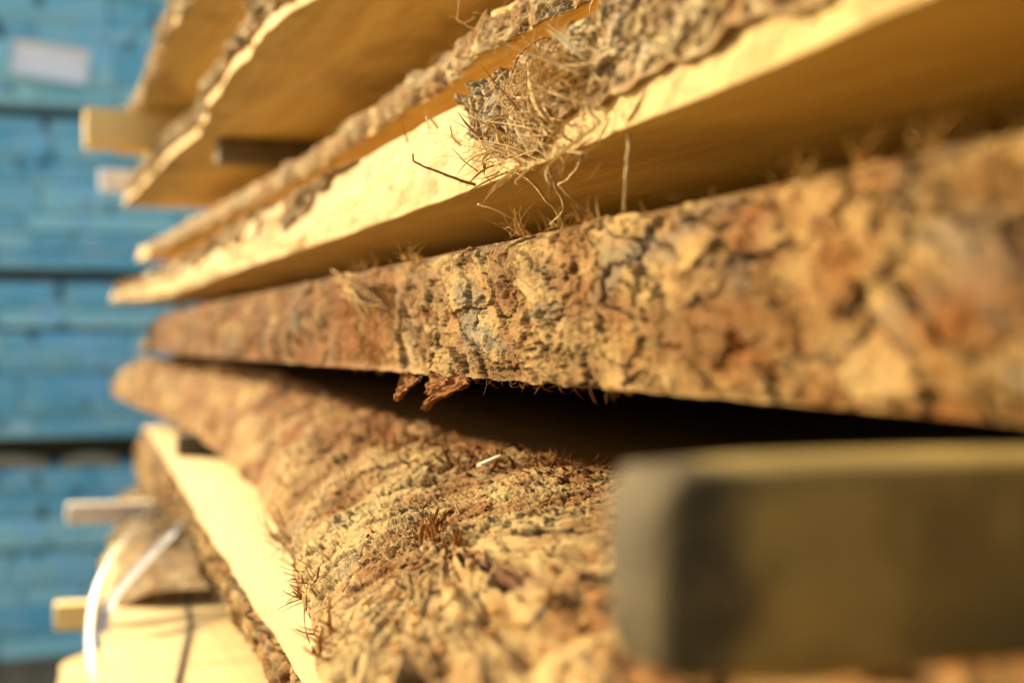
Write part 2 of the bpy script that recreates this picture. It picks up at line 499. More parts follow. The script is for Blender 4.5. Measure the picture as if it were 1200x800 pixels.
def peel_mat():
    m = M('peeled_wood', 0.75, 0.2)
    c = m.mix(m.ramp(m.noise(40, 5, 0.65, (0.5, 1, 1)), 0.3, 0.7), (0.33, 0.205, 0.05), (0.45, 0.31, 0.10))
    c = m.mix(m.math('MULTIPLY', m.ramp(m.noise(75, 5, 0.7, (0.6, 1, 1)), 0.54, 0.68), 0.75), c, (0.24, 0.125, 0.03))
    c = m.mix(m.math('MULTIPLY', m.ramp(m.noise(16, 4, 0.6, (0.6, 1, 1)), 0.54, 0.66), 0.55), c, (0.30, 0.20, 0.08))
    c = m.mix(m.math('MULTIPLY', m.ramp(m.noise(330, 3, 0.6), 0.6, 0.72), 0.6), c, (0.2, 0.11, 0.03))
    m.color(c)
    m.bump(m.noise(260, 5, 0.7, (0.5, 1, 1)), 0.0014, 0.9)
    return m.m
WOOD_PEEL = peel_mat()
STICK_OLD = plain_mat('weathered_batten', (0.14, 0.095, 0.03), (0.10, 0.072, 0.028), 30, 0.85, 0.001, (1, 0.2, 1))
STICK_NEW = wood_mat('fresh_batten', (0.80, 0.55, 0.19), (0.84, 0.60, 0.22), (0.36, 0.2, 0.05), 0.2)
STICK_GREY = plain_mat('grey_batten', (0.78, 0.64, 0.45), (0.66, 0.53, 0.36), 40)
STICK_DARK = plain_mat('dark_batten', (0.15, 0.10, 0.045), (0.10, 0.07, 0.03), 40)
STICK_WHITE = plain_mat('painted_batten', (0.86, 0.83, 0.76), (0.8, 0.76, 0.68), 20)
FIBRE = fibre_mat('straw_fibre', (0.42, 0.26, 0.08), (0.72, 0.55, 0.26), (0.36, 0.16, 0.035))
FIBRE_RED = fibre_mat('red_fibre', (0.17, 0.055, 0.010), (0.29, 0.115, 0.022), (0.44, 0.25, 0.065))
FIBRE_RUST = fibre_mat('rust_fibre', (0.21, 0.085, 0.012), (0.36, 0.18, 0.038), (0.48, 0.29, 0.08))
FIBRE_DARK = fibre_mat('dark_fibre', (0.20, 0.105, 0.028), (0.30, 0.18, 0.05), (0.36, 0.23, 0.075))
STRAP = plain_mat('white_strap', (0.55, 0.52, 0.45), (0.45, 0.42, 0.35), 30, 0.5, 0.0001)
PAPER = plain_mat('white_paper', (0.88, 0.87, 0.84), (0.84, 0.83, 0.8), 20, 0.6, 0.0001)
CHIP = plain_mat('fresh_chip', (0.82, 0.7, 0.46), (0.75, 0.62, 0.38), 200)

def blue_mat():
    m = M('blue_painted_ends', 0.6, 0.3)
    info = m.n('ShaderNodeObjectInfo')
    c = m.mix(m.ramp(info.outputs['Random'], 0.1, 0.9), (0.13, 0.43, 0.56), (0.30, 0.64, 0.68))
    st = m.noise(14, 5, 0.6, (1, 1, 5))
    c = m.mix(m.math('MULTIPLY', m.ramp(st, 0.45, 0.7), 0.75), c, (0.42, 0.60, 0.56))
    bl = m.noise(9, 4, 0.6)
    c = m.mix(m.math('MULTIPLY', m.ramp(bl, 0.5, 0.68), 0.6), c, (0.22, 0.52, 0.76))
    kn = m.noise(17, 2, 0.4, (1, 1, 0.7))
    c = m.mix(m.math('MULTIPLY', m.ramp(kn, 0.63, 0.69), 0.85), c, (0.03, 0.05, 0.06))
    m.color(c); m.bump(m.noise(80, 4, 0.6), 0.001, 0.5)
    return m.m
BLUE = blue_mat()
def ground_mat():
    m = M('yard_ground', 0.95, 0.1)
    c = m.mix(m.ramp(m.noise(3, 8, 0.65), 0.35, 0.65), (0.26, 0.20, 0.12), (0.34, 0.27, 0.17))
    c = m.mix(m.math('MULTIPLY', m.ramp(m.noise(60, 5, 0.7), 0.5, 0.7), 0.5), c, (0.16, 0.12, 0.08))
    m.color(c); m.bump(m.noise(40, 6, 0.7), 0.01, 0.6)
    return m.m

# ------------------------------------------------------------------ ground
n = 60
gx = np.sign(np.linspace(-1, 1, n)) * np.abs(np.linspace(-1, 1, n)) ** 3 * 200
X, Y = np.meshgrid(gx, gx, indexing='ij')
G = np.stack([X, Y, 0.02 * noise(X / 1.3, Y / 1.3, 0, 3) - 0.02], -1).reshape(-1, 3)
g = build('ground', G, [grid_faces(n, n)[:, ::-1]], ground_mat())
tag(g, 'dusty brown timber yard ground', 'ground', None, 'structure')

# ------------------------------------------------------------------ planks
GROUP = 'live edge planks in the stack'
def plank(label, u0, v0, z0):
    return empty('plank', W(u0, v0, z0), label, 'plank', GROUP)
def vfun(us, vs, wob=0.004, seed=0, near=None):
    def f(u):
        v = np.interp(u, us, vs)
        return v + wob * fbm(u / 0.09, u * 0 + 0.37, 3, seed)
    return f
def ring_plank(vb, vt, zb, zt, v_in, nside=14, hside=None, end=None, bulge=0.0):
    """ring going inner bottom > outer bottom > outer top > inner top. hside gives outward relief on the side."""
    t = np.linspace(0, 1, nside)
    def ring(U):
        b, tp = vb(U)[:, None], vt(U)[:, None]
        zb_, zt_ = (zb(U) if callable(zb) else np.full(len(U), zb))[:, None], (zt(U) if callable(zt) else np.full(len(U), zt))[:, None]
        v = b + (tp - b) * t[None]
        z = zb_ + (zt_ - zb_) * t[None]
        out = bulge * 4 * t * (1 - t)
        v = v - out[None]
        if hside is not None:
            v = v - hside(np.broadcast_to(U[:, None], v.shape), z) * np.clip(np.minimum(t, 1 - t) * 6 + 0.25, 0, 1)[None]
        if end is not None:
            e = end(U)[:, None]
            v = v + e
        k = 6
        ti = np.linspace(0, 1, k)[None, 1:]
        vin = np.full((len(U), 1), v_in)
        vtop = v[:, -1:] + (vin - v[:, -1:]) * ti
        vbot = v[:, :1] + (vin - v[:, :1]) * ti[:, ::-1]
        V = np.concatenate([vbot, v, vtop], 1)
        Z = np.concatenate([np.broadcast_to(zb_, vbot.shape), z, np.broadcast_to(zt_, vtop.shape)], 1)
        return V, Z
    return ring
def side_prof(vb, vt, zb, zt, out, bulge=0.0, t0=0.0, t1=1.0):
    def p(u, t):
        tt = t0 + (t1 - t0) * t
        if callable(t0): pass
        b, tp = vb(u), vt(u)
        zb_ = zb(u) if callable(zb) else zb
        zt_ = zt(u) if callable(zt) else zt
        v = b + (tp - b) * tt - out - bulge * 4 * tt * (1 - tt)
        return v, zb_ + (zt_ - zb_) * tt
    return p
def fuzz(name, parent, mat, P, n, count, lmin, lmax, r, mask=None, curl=0.9, along=0.6, tone=(0, 1), droop=0.2):
    """short loose fibres standing off a surface grid P."""
    flat = P.reshape(-1, 3); fn = n.reshape(-1, 3)
    wts = None
    if mask is not None:
        wts = mask.reshape(-1) / mask.sum()
    idx = RNG.choice(len(flat), count, p=wts)
    L, R, T = [], [], []
    for i in idx:
        d = fn[i] * RNG.uniform(0.25, 1.0) + np.array([RNG.normal() * along, 0, RNG.normal() * 0.4])
        ln = lmin + (lmax - lmin) * RNG.random() ** 2.2
        L.append(strand(flat[i] - fn[i] * 0.0006, d, ln, 6, RNG.uniform(0.2, 1) * curl * 2, droop))
        R.append(r * RNG.uniform(0.6, 1.4)); T.append(RNG.uniform(*tone))
    return tubes(name, mat, parent, L, R, 3, 1.0, T)

# ---- topmost plank in view
us, vs = edge([(225, 0), (190, 60), (165, 125), (140, 165), (128, 195)], 0.345)
vb1 = vfun(us, vs, 0.011, 101)
vt1 = lambda u: vb1(u) + 0.012
p = plank('topmost plank in view, brown underside showing beside the blue packs', 1.5, 0.35, 0.345)
U = np.linspace(0.9, 2.72, 150)
body('sawn_wood', WOOD, p, U, ring_plank(vb1, vt1, 0.345, 0.395, 1.15))
def h_rough(seed, amp=1.0, cell=0.018, stretch=1.4):
    def f(u, s, t, P):
        h, a, b, c = bark_h(u, s, seed, cell, amp, stretch)
        return h, a, b, c
    return f
shell('bark', BARK_FUZZ, p, np.linspace(0.9, 2.66, 260), np.linspace(0, 1, 34), side_prof(vb1, vt1, 0.346, 0.393, 0.003, 0.004), h_rough(201, 2.2))

# ---- second plank from the top: wide, wavy, pale lower arris
us, vs = edge([(470, -60), (370, 0), (335, 18), (300, 50), (262, 100), (243, 135), (232, 158), (190, 195), (145, 240), (136, 262)], 0.24)
vb2 = vfun(us, vs, 0.006, 111)
vt2 = lambda u: vb2(u) + 0.016 + 0.008 * fbm(u / 0.12, u * 0, 2, 5)
p = plank('wide wavy plank under the yellow timber, pale arris and brown underside', 1.5, 0.35, 0.24)
U = np.linspace(0.55, 2.62, 320)
def pale_side(seed, amp=1.0):
    def f(u, z):
        return amp * (0.0022 * fbm(u / 0.03, z / 0.02, 4, seed) + 0.0012 * terrace(noise(u / 0.012, z / 0.01, 0, seed + 3), 3, 0.2))
    return f
body('sawn_wood', WOOD, p, U, ring_plank(vb2, vt2, 0.24, 0.288, 1.15, 22, pale_side(31)))
shell('bark', BARK_FUZZ, p, np.linspace(0.55, 2.5, 420), np.linspace(0, 1, 40), side_prof(vb2, vt2, 0.255, 0.287, 0.001, 0.003), h_rough(211, 2.4, 0.02))

# ---- third plank: thin, furry grey edge
us, vs = edge([(900, -110), (700, 0), (630, 32), (560, 72), (460, 142), (350, 212), (250, 262), (160, 306)], 0.157)
vb3_ = vfun(us, vs, 0.004, 121)
vb3 = lambda u: vb3_(u) + 0.006 * np.clip(noise(u / 0.05, u * 0 + 0.3, 0, 123), -0.3, 1) + 0.003 * noise(u / 0.016, u * 0 + 0.7, 0, 124)
vt3 = lambda u: vb3(u) + 0.006
p = plank('thin plank with a furry grey bark edge above the pale edged plank', 1.2, 0.4, 0.157)
U = u_samples(0.245, 400, 1290, 150, -0.2, 2.85)
body('sawn_wood', WOOD, p, U, ring_plank(vb3, vt3, 0.157, 0.181, 1.15, 10))
def h_fuzzy(seed):
    def f(u, s, t, P):
        h, a, b, c = bark_h(u, s, seed, 0.010, 0.75, 2.2)
        h = h + 0.0012 * fbm(u / 0.012, s / 0.0035, 4, seed + 3) + 0.0025 * np.sin(np.pi * t)
        h = h + 0.006 * np.clip(fbm(u / 0.04, s * 0 + 0.2, 3, seed + 8), -0.6, 1)
        return h, a, b * 0.6, c
    return f
o, (uu, tt, P3, n3) = shell('bark', BARK_FUZZ, p, u_samples(0.245, 620, 1290, 170, -0.1, 2.7), np.linspace(0, 1, 60),
                      side_prof(vb3, vt3, 0.1572, 0.180, 0.002, 0.002), h_fuzzy(221))
sel = (uu > 0.45) & (uu < 1.6)
fuzz('loose_fibre', p, FIBRE, P3[sel], n3[sel], 1500, 0.003, 0.011, 0.00022, None, 1.2, 1.0, (0.2, 0.9))
L, R = [], []
for (a, b, ln) in ((575, 12, 0.035), (560, 20, 0.03), (590, 30, 0.028)):
    u_, z_ = at_v(a, b, 0.235)
    L.append(strand(W(u_, 0.233, z_), (0.3, 0.25, -0.5), ln, 14, 1.9, -0.2)); R.append(0.0006)
for (a, b, dx, ln) in ((352, 205, 0.2, 0.02), (345, 208, 0.1, 0.016), (395, 150, 0.5, 0.02), (625, 52, 0.1, 0.022), (618, 60, 0.3, 0.02), (405, 170, 0.2, 0.018), (505, 130, -0.3, 0.016)):
    u_, z_ = at_v(a, b, 0.24)
    L.append(strand(W(u_, 0.238, z_), (dx, 0.4, -0.8), ln, 10, 0.9, 0.6)); R.append(0.0004)
for a_, b_ in zip(L, R): tubes('curled_fibre', FIBRE, p, [a_], [b_], 5, 0.8, [0.35])

# ---- fourth plank: pale peeled edge with the frayed bark remnant
us, vs = edge([(1250, -80), (1060, 10), (900, 82), (760, 140), (640, 190), (530, 231), (400, 277), (280, 315), (200, 345), (150, 360)], 0.077)
vb4_ = vfun(us, vs, 0.0016, 131)
vb4 = lambda u: vb4_(u) - 0.06 * sstep(2.3, 3.0, u)
vt4 = lambda u: vb4(u) + 0.004 + 0.003 * fbm(u / 0.2, u * 0, 2, 7)
p4 = plank('plank with a pale peeled edge and a frayed tuft of bast fibres', 1.2, 0.4, 0.077)
U = np.concatenate([u_samples(0.21, 850, 1290, 170, -0.25, 2.6), np.linspace(2.61, 3.0, 70)])
def zt4(u): return 0.127 - 0.022 * sstep(2.3, 3.1, u) + 0.002 * fbm(u / 0.1, u * 0, 2, 77)
def h4(u, z):
    h = 0.0016 * fbm(u / 0.035, z / 0.018, 4, 41) + 0.0011 * (terrace(noise(u / 0.016, z / 0.010, 0, 44) * 0.5 + 0.5, 4, 0.15) - 0.5) \
        + 0.00045 * fbm(u / 0.005, z / 0.004, 3, 47, 0.6)
    gouge = sstep(0.15, 0.5, noise(u / 0.05, z / 0.03, 0, 49))
    big = sstep(1.0, 1.3, u) * 0.011 * fbm(u / 0.10, z / 0.05, 3, 52)
    return h - 0.0016 * gouge + big
def end4(u): return 0.03 * sstep(2.9, 3.0, u) ** 2
body('sawn_wood', WOOD_PEEL, p4, U, ring_plank(vb4, vt4, 0.077, zt4, 1.15, 70, h4, end4, 0.002), WOOD_AMBER, 70)
def low4(u):   # lower limit of the bark remnant (fraction of the side)
    return np.clip(0.26 + 0.16 * fbm(u / 0.05, u * 0 + 3, 4, 61) + 0.75 * sstep(0.62, 0.73, u) - 0.16 * np.exp(-((u - 0.62) / 0.05) ** 2), 0.06, 0.97)
def prof4(u, t):
    lo = low4(u)
    tt = lo + (1.02 - lo) * t
    z = 0.077 + (zt4(u) - 0.077) * tt
    v = vb4(u) + (vt4(u) - vb4(u)) * tt - 0.002 - 0.008 * tt * (1 - tt)
    return v, z
def h_bast(u, s, t, P):
    h, a, b, c = bark_h(u, s, 231, 0.012, 0.9, 2.0)
    # bast splits into strands that lean down and away from the lens
    q = s * 0.75 + u * 0.55
    h = h + 0.0016 * fbm(q / 0.006, (u - s) / 0.03, 4, 236) + 0.0022 * np.abs(noise(q / 0.011, (u - s) / 0.05, 0, 239))
    h = h + 0.004 * sstep(0.45, 0.65, u) * (0.5 + fbm(u / 0.03, s / 0.02, 2, 244))
    edge_ = sstep(0, 0.12, t)
    return h * edge_ + 0.0015, a, b * 0.5, c * 0.8
o, (uu, tt, P4, n4) = shell('bark', BARK_FUZZ, p4, np.concatenate([np.linspace(-0.2, 0.26, 40, endpoint=False), np.linspace(0.26, 0.725, 620)]), np.linspace(0, 1, 130), prof4, h_bast, 0.003)

# patches of bark left along the upper arris farther off
def lowf(u): return np.clip(0.62 + 0.5 * sstep(1.18, 0.98, u) + 0.55 * fbm(u / 0.13, u * 0 + 5, 4, 66), 0.1, 0.98)
def proff(u, t):
    lo = lowf(u); tt = lo + (1.02 - lo) * t
    return vb4(u) + (vt4(u) - vb4(u)) * tt - 0.003, 0.077 + (zt4(u) - 0.077) * tt
def hf(u, s, t, P):
    h, a, b, c = bark_h(u, s, 236, 0.016, 1.6, 1.6)
    return h * sstep(0, 0.2, t) + 0.002 + 0.009 * fbm(u / 0.10, s / 0.05, 3, 52) * sstep(1.0, 1.3, u), a * 0.8, b, np.clip(c + 0.3, 0, 1)
shell('bark', BARK_FUZZ, p4, np.linspace(0.98, 2.85, 420), np.linspace(0, 1, 50), proff, hf, 0.006)

# the tuft itself
L, R, T = [], [], []
def p4pt(px, py, off=0.0):
    v = 0.203 - off
    u_, z_ = at_v(px, py, v)
    return np.array(W(u_, v, z_))
ROOT = [(672, 60, 14, 60), (655, 85, 16, 70), (632, 108, 18, 100), (604, 140, 18, 120), (580, 172, 18, 120), (572, 192, 12, 60), (640, 165, 22, 90), (605, 190, 14, 60), (690, 110, 16, 50), (665, 180, 14, 30), (545, 150, 9, 26), (620, 85, 9, 40)]
for (cx, cy, sp, cnt) in ROOT:
    L, R, T = [], [], []
    for i in range(int(cnt * 0.38)):
        a = p4pt(cx + RNG.normal() * sp, cy + RNG.normal() * sp * 0.8, RNG.uniform(-0.001, 0.007))
        q_ = RNG.random()
        base = np.array([0.85, 0.2, 0.35]) if q_ < 0.55 else (np.array([0.8, 0.2, -0.05]) if q_ < 0.93 else np.array([0.2, 0.4, -0.3]))
        d = base + RNG.normal(size=3) * np.array([0.35, 0.25, 0.35])
        L.append(strand(a, d, 0.006 + 0.020 * RNG.random() ** 1.8, 9, RNG.uniform(0.1, 0.9), RNG.uniform(-0.2, 0.2)))
        R.append(0.00012 + 0.0006 * RNG.random() ** 3); T.append(RNG.uniform(0.15, 1.0))
    tubes('fibre_tuft', FIBRE, p4, L, R, 4, 0.6, T)
# rusty curls standing above it
L, R, T = [], [], []
for i in range(110):
    cx, cy = 650 + RNG.normal() * 16, 82 + RNG.normal() * 10
    a = p4pt(cx, cy, RNG.uniform(0.0, 0.006))
    d = np.array([RNG.normal() * 0.6 + 0.4, 0.3 + RNG.random() * 0.3, RNG.normal() * 0.6 + 0.15])
    L.append(strand(a, d, 0.008 + 0.024 * RNG.random() ** 1.5, 12, RNG.uniform(0.6, 2.6), RNG.uniform(-0.4, 0.3)))
    R.append(0.00012 + 0.00026 * RNG.random()); T.append(RNG.uniform(0.3, 1.0))
tubes('curled_fibre', FIBRE_RUST, p4, L, R, 4, 0.7, T)
# ribbons of bast lying over the edge
for (cx, cy, sp, cnt, dz) in ((690, 75, 18, 22, 0.30), (650, 105, 18, 30, 0.35), (612, 140, 18, 34, 0.40), (585, 178, 16, 34, 0.25), (585, 196, 12, 22, 0.12), (640, 175, 20, 26, 0.20), (618, 188, 16, 20, 0.05), (690, 150, 22, 22, 0.15), (560, 165, 9, 14, 0.5)):
    L, R, T = [], [], []
    for i in range(int(cnt * 0.5)):
        a = p4pt(cx + RNG.normal() * sp + 12, cy + RNG.normal() * sp * 0.7, RNG.uniform(-0.001, 0.004))
        d = np.array([0.9 + RNG.normal() * 0.2, 0.16 + RNG.random() * 0.28, dz + RNG.normal() * 0.28])
        ln = RNG.uniform(0.012, 0.040)
        L.append(strand(a, d, ln, 10, RNG.uniform(0.05, 0.55), RNG.uniform(-0.1, 0.2)))
        R.append(RNG.uniform(0.0003, 0.0014) * np.array([0.7, 1, 1.1, 1, 0.95, 0.9, 0.75, 0.6, 0.4, 0.15])); T.append(RNG.uniform(0.0, 1.0))
    tubes('bast_strip', FIBRE, p4, L, R, 6, 0.25, T)
# long threads the photograph singles out, traced on the face of the plank
def thread(pts, r, mat=FIBRE, tone=0.3, name='hanging_fibre', parent=p4, n=26, sides=6):
    P = spline([np.array(W(*at_d(*q))) for q in pts], n)
    P += np.stack([noise(np.arange(n) * 0.35, np.full(n, 5.0 + r * 1e4 + pts[0][0]), k * 0.7, 91 + k) for k in range(3)], -1) * 0.0006
    rr = r * (np.linspace(1.0, 0.45, n)) * (1 + 0.25 * noise(np.arange(n) * 0.8, np.full(n, pts[0][1]), 0, 95))
    return tubes(name, mat, parent, [P], [rr], sides, 0.85, [tone])
thread([(557, 217, .70), (530, 208, .69), (505, 198, .685), (486, 190, .68), (484, 181, .678)], 0.0009, FIBRE_DARK, 0.3, 'twig')
thread([(735, 120, .535), (738, 155, .528), (735, 190, .525), (733, 220, .525), (732, 247, .53)], 0.0013, FIBRE, 0.3)
thread([(610, 205, .655), (625, 215, .645), (640, 235, .64), (652, 248, .64), (655, 260, .645)], 0.0010, FIBRE, 0.2)
thread([(630, 150, .63), (640, 185, .62), (648, 212, .615), (658, 232, .62), (660, 248, .625), (645, 262, .635)], 0.0011, FIBRE, 0.28)
thread([(682, 168, .59), (680, 190, .585), (668, 207, .59), (655, 216, .60)], 0.0010, FIBRE, 0.3)
thread([(655, 215, .605), (665, 228, .60), (680, 240, .605), (690, 250, .61)], 0.0008, FIBRE, 0.25)
thread([(560, 240, .685), (580, 246, .68), (600, 256, .68), (608, 264, .685)], 0.0006, FIBRE, 0.35)
thread([(600, 85, .63), (612, 60, .63), (640, 45, .625), (648, 62, .62), (625, 80, .62)], 0.0007, FIBRE_RED, 0.7)
thread([(600, 130, .65), (590, 112, .65), (592, 95, .65), (588, 84, .652)], 0.0006, FIBRE_RED, 0.9)
thread([(540, 170, .725), (530, 160, .722), (528, 148, .72)], 0.0010, FIBRE, 0.4)
thread([(513, 150, .75), (505, 140, .745), (500, 138, .745), (503, 150, .742)], 0.0008, FIBRE, 0.4)
thread([(478, 166, .78), (474, 155, .775), (472, 147, .775)], 0.0005, FIBRE_RED, 0.7)
thread([(770, 60, .50), (762, 95, .495), (742, 130, .505), (730, 150, .52)], 0.0016, FIBRE, 0.45)

# ---- fifth plank: the thick one with flaky brown bark
def vb5(u): return 0.207 + 0.003 * fbm(u / 0.16, u * 0 + 1, 2, 141) - 0.016 * sstep(2.0, 2.8, u)
def vt5(u): return 0.213 + 0.005 * fbm(u / 0.12, u * 0 + 1, 2, 142) + 0.02 * sstep(2.3, 2.8, u)
def zt5(u): return 0.047 - 0.004 * sstep(1.2, 2.6, u)
def zb5(u): return -0.0175 + 0.0 * u
def zb5r(u): return -0.0172 - 0.0016 * fbm(u / 0.022, u * 0 + 4, 4, 145, 0.6) * sstep(0.3, 0.5, u)
p5 = plank('thick plank with a flaky brown bark edge, resting on the weathered batten', 1.2, 0.4, -0.017)
U = u_samples(0.21, 320, 1290, 150, -0.25, 2.82)
body('sawn_wood', WOOD_SHADE, p5, U, ring_plank(vb5, vt5, zb5, zt5, 1.15, 24, pale_side(57), lambda u: 0.03 * sstep(2.66, 2.82, u) ** 2))
TORN_A, TORN_B = at_v(462, 400, 0.2)[0], at_v(392, 400, 0.2)[0]
def h5(u, s, t, P):
    q = s - 0.22 * u
    h, a, b, c = plates_h(u, q, 251, 0.035, 0.0150)
    far = sstep(0.75, 1.1, u)
    h = h + far * 0.005 * fbm(u / 0.09, s / 0.025, 3, 252)
    b = np.clip(b + far * 0.7 * sstep(0.15, 0.5, noise(u / 0.06, s / 0.02, 0, 254)), 0, 1)
    flake = np.clip(fbm(u / 0.09, s / 0.04, 2, 258) * 2, -1, 1)
    h = h + 0.0010 * flake
    # bark torn off: a sunken patch of stringy inner bark
    wv = 0.012 * fbm(u * 0 + 2.0, s / 0.02, 3, 262)
    m = sstep(TORN_A - 0.015, TORN_A + 0.012, u + wv) * (1 - sstep(TORN_B - 0.02, TORN_B + 0.04, u + wv))
    m = m * sstep(1.02, 0.85, t + 0.1 * noise(u / 0.03, s / 0.03, 0, 9))
    hs = -0.004 + 0.0016 * fbm(u / 0.004, s / 0.02, 4, 265) + 0.002 * noise(u / 0.02, s / 0.02, 0, 267)
    h = h * (1 - m) + hs * m
    c = np.clip(c * (1 - m) + m * (0.75 + 0.4 * noise(u / 0.006, s / 0.02, 0, 269)), 0, 1)
    h = h * sstep(-0.02, 0.05, t) - 0.004 * (1 - sstep(0, 0.10, 1 - t)) + 0.001
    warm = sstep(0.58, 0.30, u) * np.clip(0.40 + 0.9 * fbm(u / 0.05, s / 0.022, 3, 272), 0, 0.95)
    back = sstep(0.8, 1.0, u) * np.clip(0.35 + 0.9 * fbm(u / 0.08, s / 0.02, 3, 273), 0, 0.9)
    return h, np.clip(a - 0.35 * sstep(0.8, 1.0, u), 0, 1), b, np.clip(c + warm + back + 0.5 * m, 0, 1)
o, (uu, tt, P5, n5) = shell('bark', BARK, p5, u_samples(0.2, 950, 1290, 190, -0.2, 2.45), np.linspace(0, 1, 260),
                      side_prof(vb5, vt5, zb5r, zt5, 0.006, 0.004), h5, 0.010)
# loose hairs along the upper arris
su = (uu > 0.16) & (uu < 1.5)
Pt, nt_ = P5[su][:, 215:250], n5[su][:, 215:250].copy()
nt_[..., 2] += 0.9
fuzz('loose_fibre', p5, FIBRE_RUST, Pt, nt_, 420, 0.003, 0.012, 0.00022, None, 0.9, 0.8, (0.3, 1.0), 0.0)
# tufts on the crest at the places the photograph shows them
L, R, T = [], [], []
for (cx, cy, k, ln, sp) in ((610, 268, 26, 0.016, 6), (480, 295, 26, 0.013, 8), (1010, 165, 12, 0.012, 6), (1095, 140, 8, 0.014, 5), (940, 185, 10, 0.008, 8), (490, 300, 18, 0.012, 10), (655, 258, 20, 0.010, 7), (690, 248, 18, 0.011, 7), (425, 300, 20, 0.012, 8)):
    for i in range(k):
        u_, z_ = at_v(cx + RNG.normal() * sp, cy + 8, 0.203)
        L.append(strand(W(u_, 0.203, min(z_, 0.046)), (RNG.normal() * 0.8, 0.2 + RNG.normal() * 0.2, 0.7), ln * RNG.uniform(0.4, 1.2), 8, RNG.uniform(0.2, 1.2), 0.1))
        R.append(RNG.uniform(0.0002, 0.00045)); T.append(RNG.uniform(0.3, 1))
    tubes('fibre_tuft', FIBRE_RUST, p5, L, R, 4, 0.7, T); L, R, T = [], [], []
# stringy inner bark in the torn patch, and the comb of snapped ends above it
L, R, T = [], [], []
for i in range(560):
    px, py = RNG.uniform(394, 462), RNG.uniform(330, 418)
    u_, z_ = at_v(px, py, 0.203)
    L.append(strand(W(u_, 0.2045, z_), (0.25 + RNG.normal() * 0.4, 0.22, -0.6 + RNG.normal() * 0.5), RNG.uniform(0.005, 0.014), 6, 0.5, 0.1))
    R.append(RNG.uniform(0.0003, 0.0007)); T.append(RNG.uniform(0.2, 0.9))
tubes('inner_bark_strand', FIBRE_RUST, p5, L, R, 4, 0.6, T)
L, R, T = [], [], []
for i in range(36):
    f = RNG.random(); g_ = RNG.random()
    px, py = 390 + 22 * f, 348 - 32 * g_ + 3 * f
    u_, z_ = at_v(px, py, 0.196)
    L.append(strand(W(u_, 0.199 - 0.005 * g_, z_), (-0.95, 0.02, -0.12), RNG.uniform(0.05, 0.11), 7, 0.08, 0.0))
    R.append(RNG.uniform(0.0006, 0.0012)); T.append(RNG.uniform(0.0, 0.35))
tubes('snapped_strand', FIBRE_DARK, p5, L, R, 5, 0.6, T)
# torn flap hanging below the lower arris
def ribbon(name, mat, parent, pts, widths, thick, seed=0, n=26, m=9):
    C = spline(pts, n)
    d = np.gradient(C, axis=0); d /= np.linalg.norm(d, axis=1, keepdims=True)
    wd = np.cross(d, np.array([0.25, 1.0, 0.25])); wd /= np.linalg.norm(wd, axis=1, keepdims=True)
    nn = np.cross(wd, d)
    ws = np.interp(np.linspace(0, 1, n), np.linspace(0, 1, len(widths)), widths)
    a = np.linspace(-1, 1, m)
    jag = 1 + 0.35 * noise(np.arange(n)[:, None] * 0.5, np.sign(a)[None] * 3.1, 0, seed)
    S = C[:, None] + wd[:, None] * (a[None, :, None] * ws[:, None, None] * jag[..., None]) \
        + nn[:, None] * (0.0016 * noise(np.arange(n)[:, None] * 0.25, a[None] * 1.7, 0, seed + 5) + 0.0022 * a[None] ** 2)[..., None]
    Q = S + nn[:, None] * thick
    N = n * m
    V = np.concatenate([S.reshape(-1, 3), Q.reshape(-1, 3)])
    def rim(i): i = np.asarray(i); return np.stack([i[:-1], i[1:], i[1:] + N, i[:-1] + N], -1)
    fs = [grid_faces(n, m, 0), grid_faces(n, m, N, True), rim(np.arange(m)), rim((n - 1) * m + np.arange(m)[::-1]), rim(np.arange(n)[::-1] * m), rim(np.arange(n) * m + m - 1)]
    return build(name, V, fs, mat, parent, np.full((len(V), 3), 0.12))
pt = lambda x, y, d: np.array(W(*at_d(x, y, d)))
def flap(base, path, seed):
    """sheet of torn bark: base = two pixels on the lower arris, path = pixels to the ragged tip."""
    n, m = 46, 17
    ua, ub = at_v(base[0], 440, 0.2)[0], at_v(base[1], 440, 0.2)[0]
    C = spline([pt(*q) for q in path], n)
    f = np.linspace(0, 1, n)
    hw = (ua - ub) / 2 * (1 - f) ** 0.8 + 0.0012
    a = np.linspace(-1, 1, m)
    jag = 1 + 0.35 * fbm(f[:, None] * 5.0, np.sign(a)[None] * 3.1 + seed, 4, seed, 0.65)
    wv = np.array([0.97, 0.12, 0.2])
    S = C[:, None] + wv * (a[None] * hw[:, None] * jag)[..., None]
    bend = 0.0035 * a[None] ** 2 * (1 - f[:, None]) + 0.0022 * fbm(f[:, None] * 4, a[None] * 2.2, 3, seed + 5)
    S = S + np.array([0.1, 0.85, 0.3]) * bend[..., None]
    Q = S + np.array([0.1, -0.9, -0.3]) * (0.0011 + 0.0004 * noise(f[:, None] * 14, a[None] * 6, 0, seed))[..., None]
    N = n * m
    V = np.concatenate([S.reshape(-1, 3), Q.reshape(-1, 3)])
    def rim(i): i = np.asarray(i); return np.stack([i[:-1], i[1:], i[1:] + N, i[:-1] + N], -1)
    fs = [grid_faces(n, m, 0), grid_faces(n, m, N, True), rim(np.arange(m)), rim((n - 1) * m + np.arange(m)[::-1]), rim(np.arange(n)[::-1] * m), rim(np.arange(n) * m + m - 1)]
    tn = np.stack([np.clip(0.25 + 0.5 * fbm(f[:, None] * 3, a[None] * 8, 3, seed + 9), 0, 0.7), 0.5 + np.zeros((n, m)), np.ones((n, m))], -1).reshape(-1, 3)
    return build('torn_bark_flap', V, fs, FIBRE_RED, p5, np.concatenate([tn, tn]))
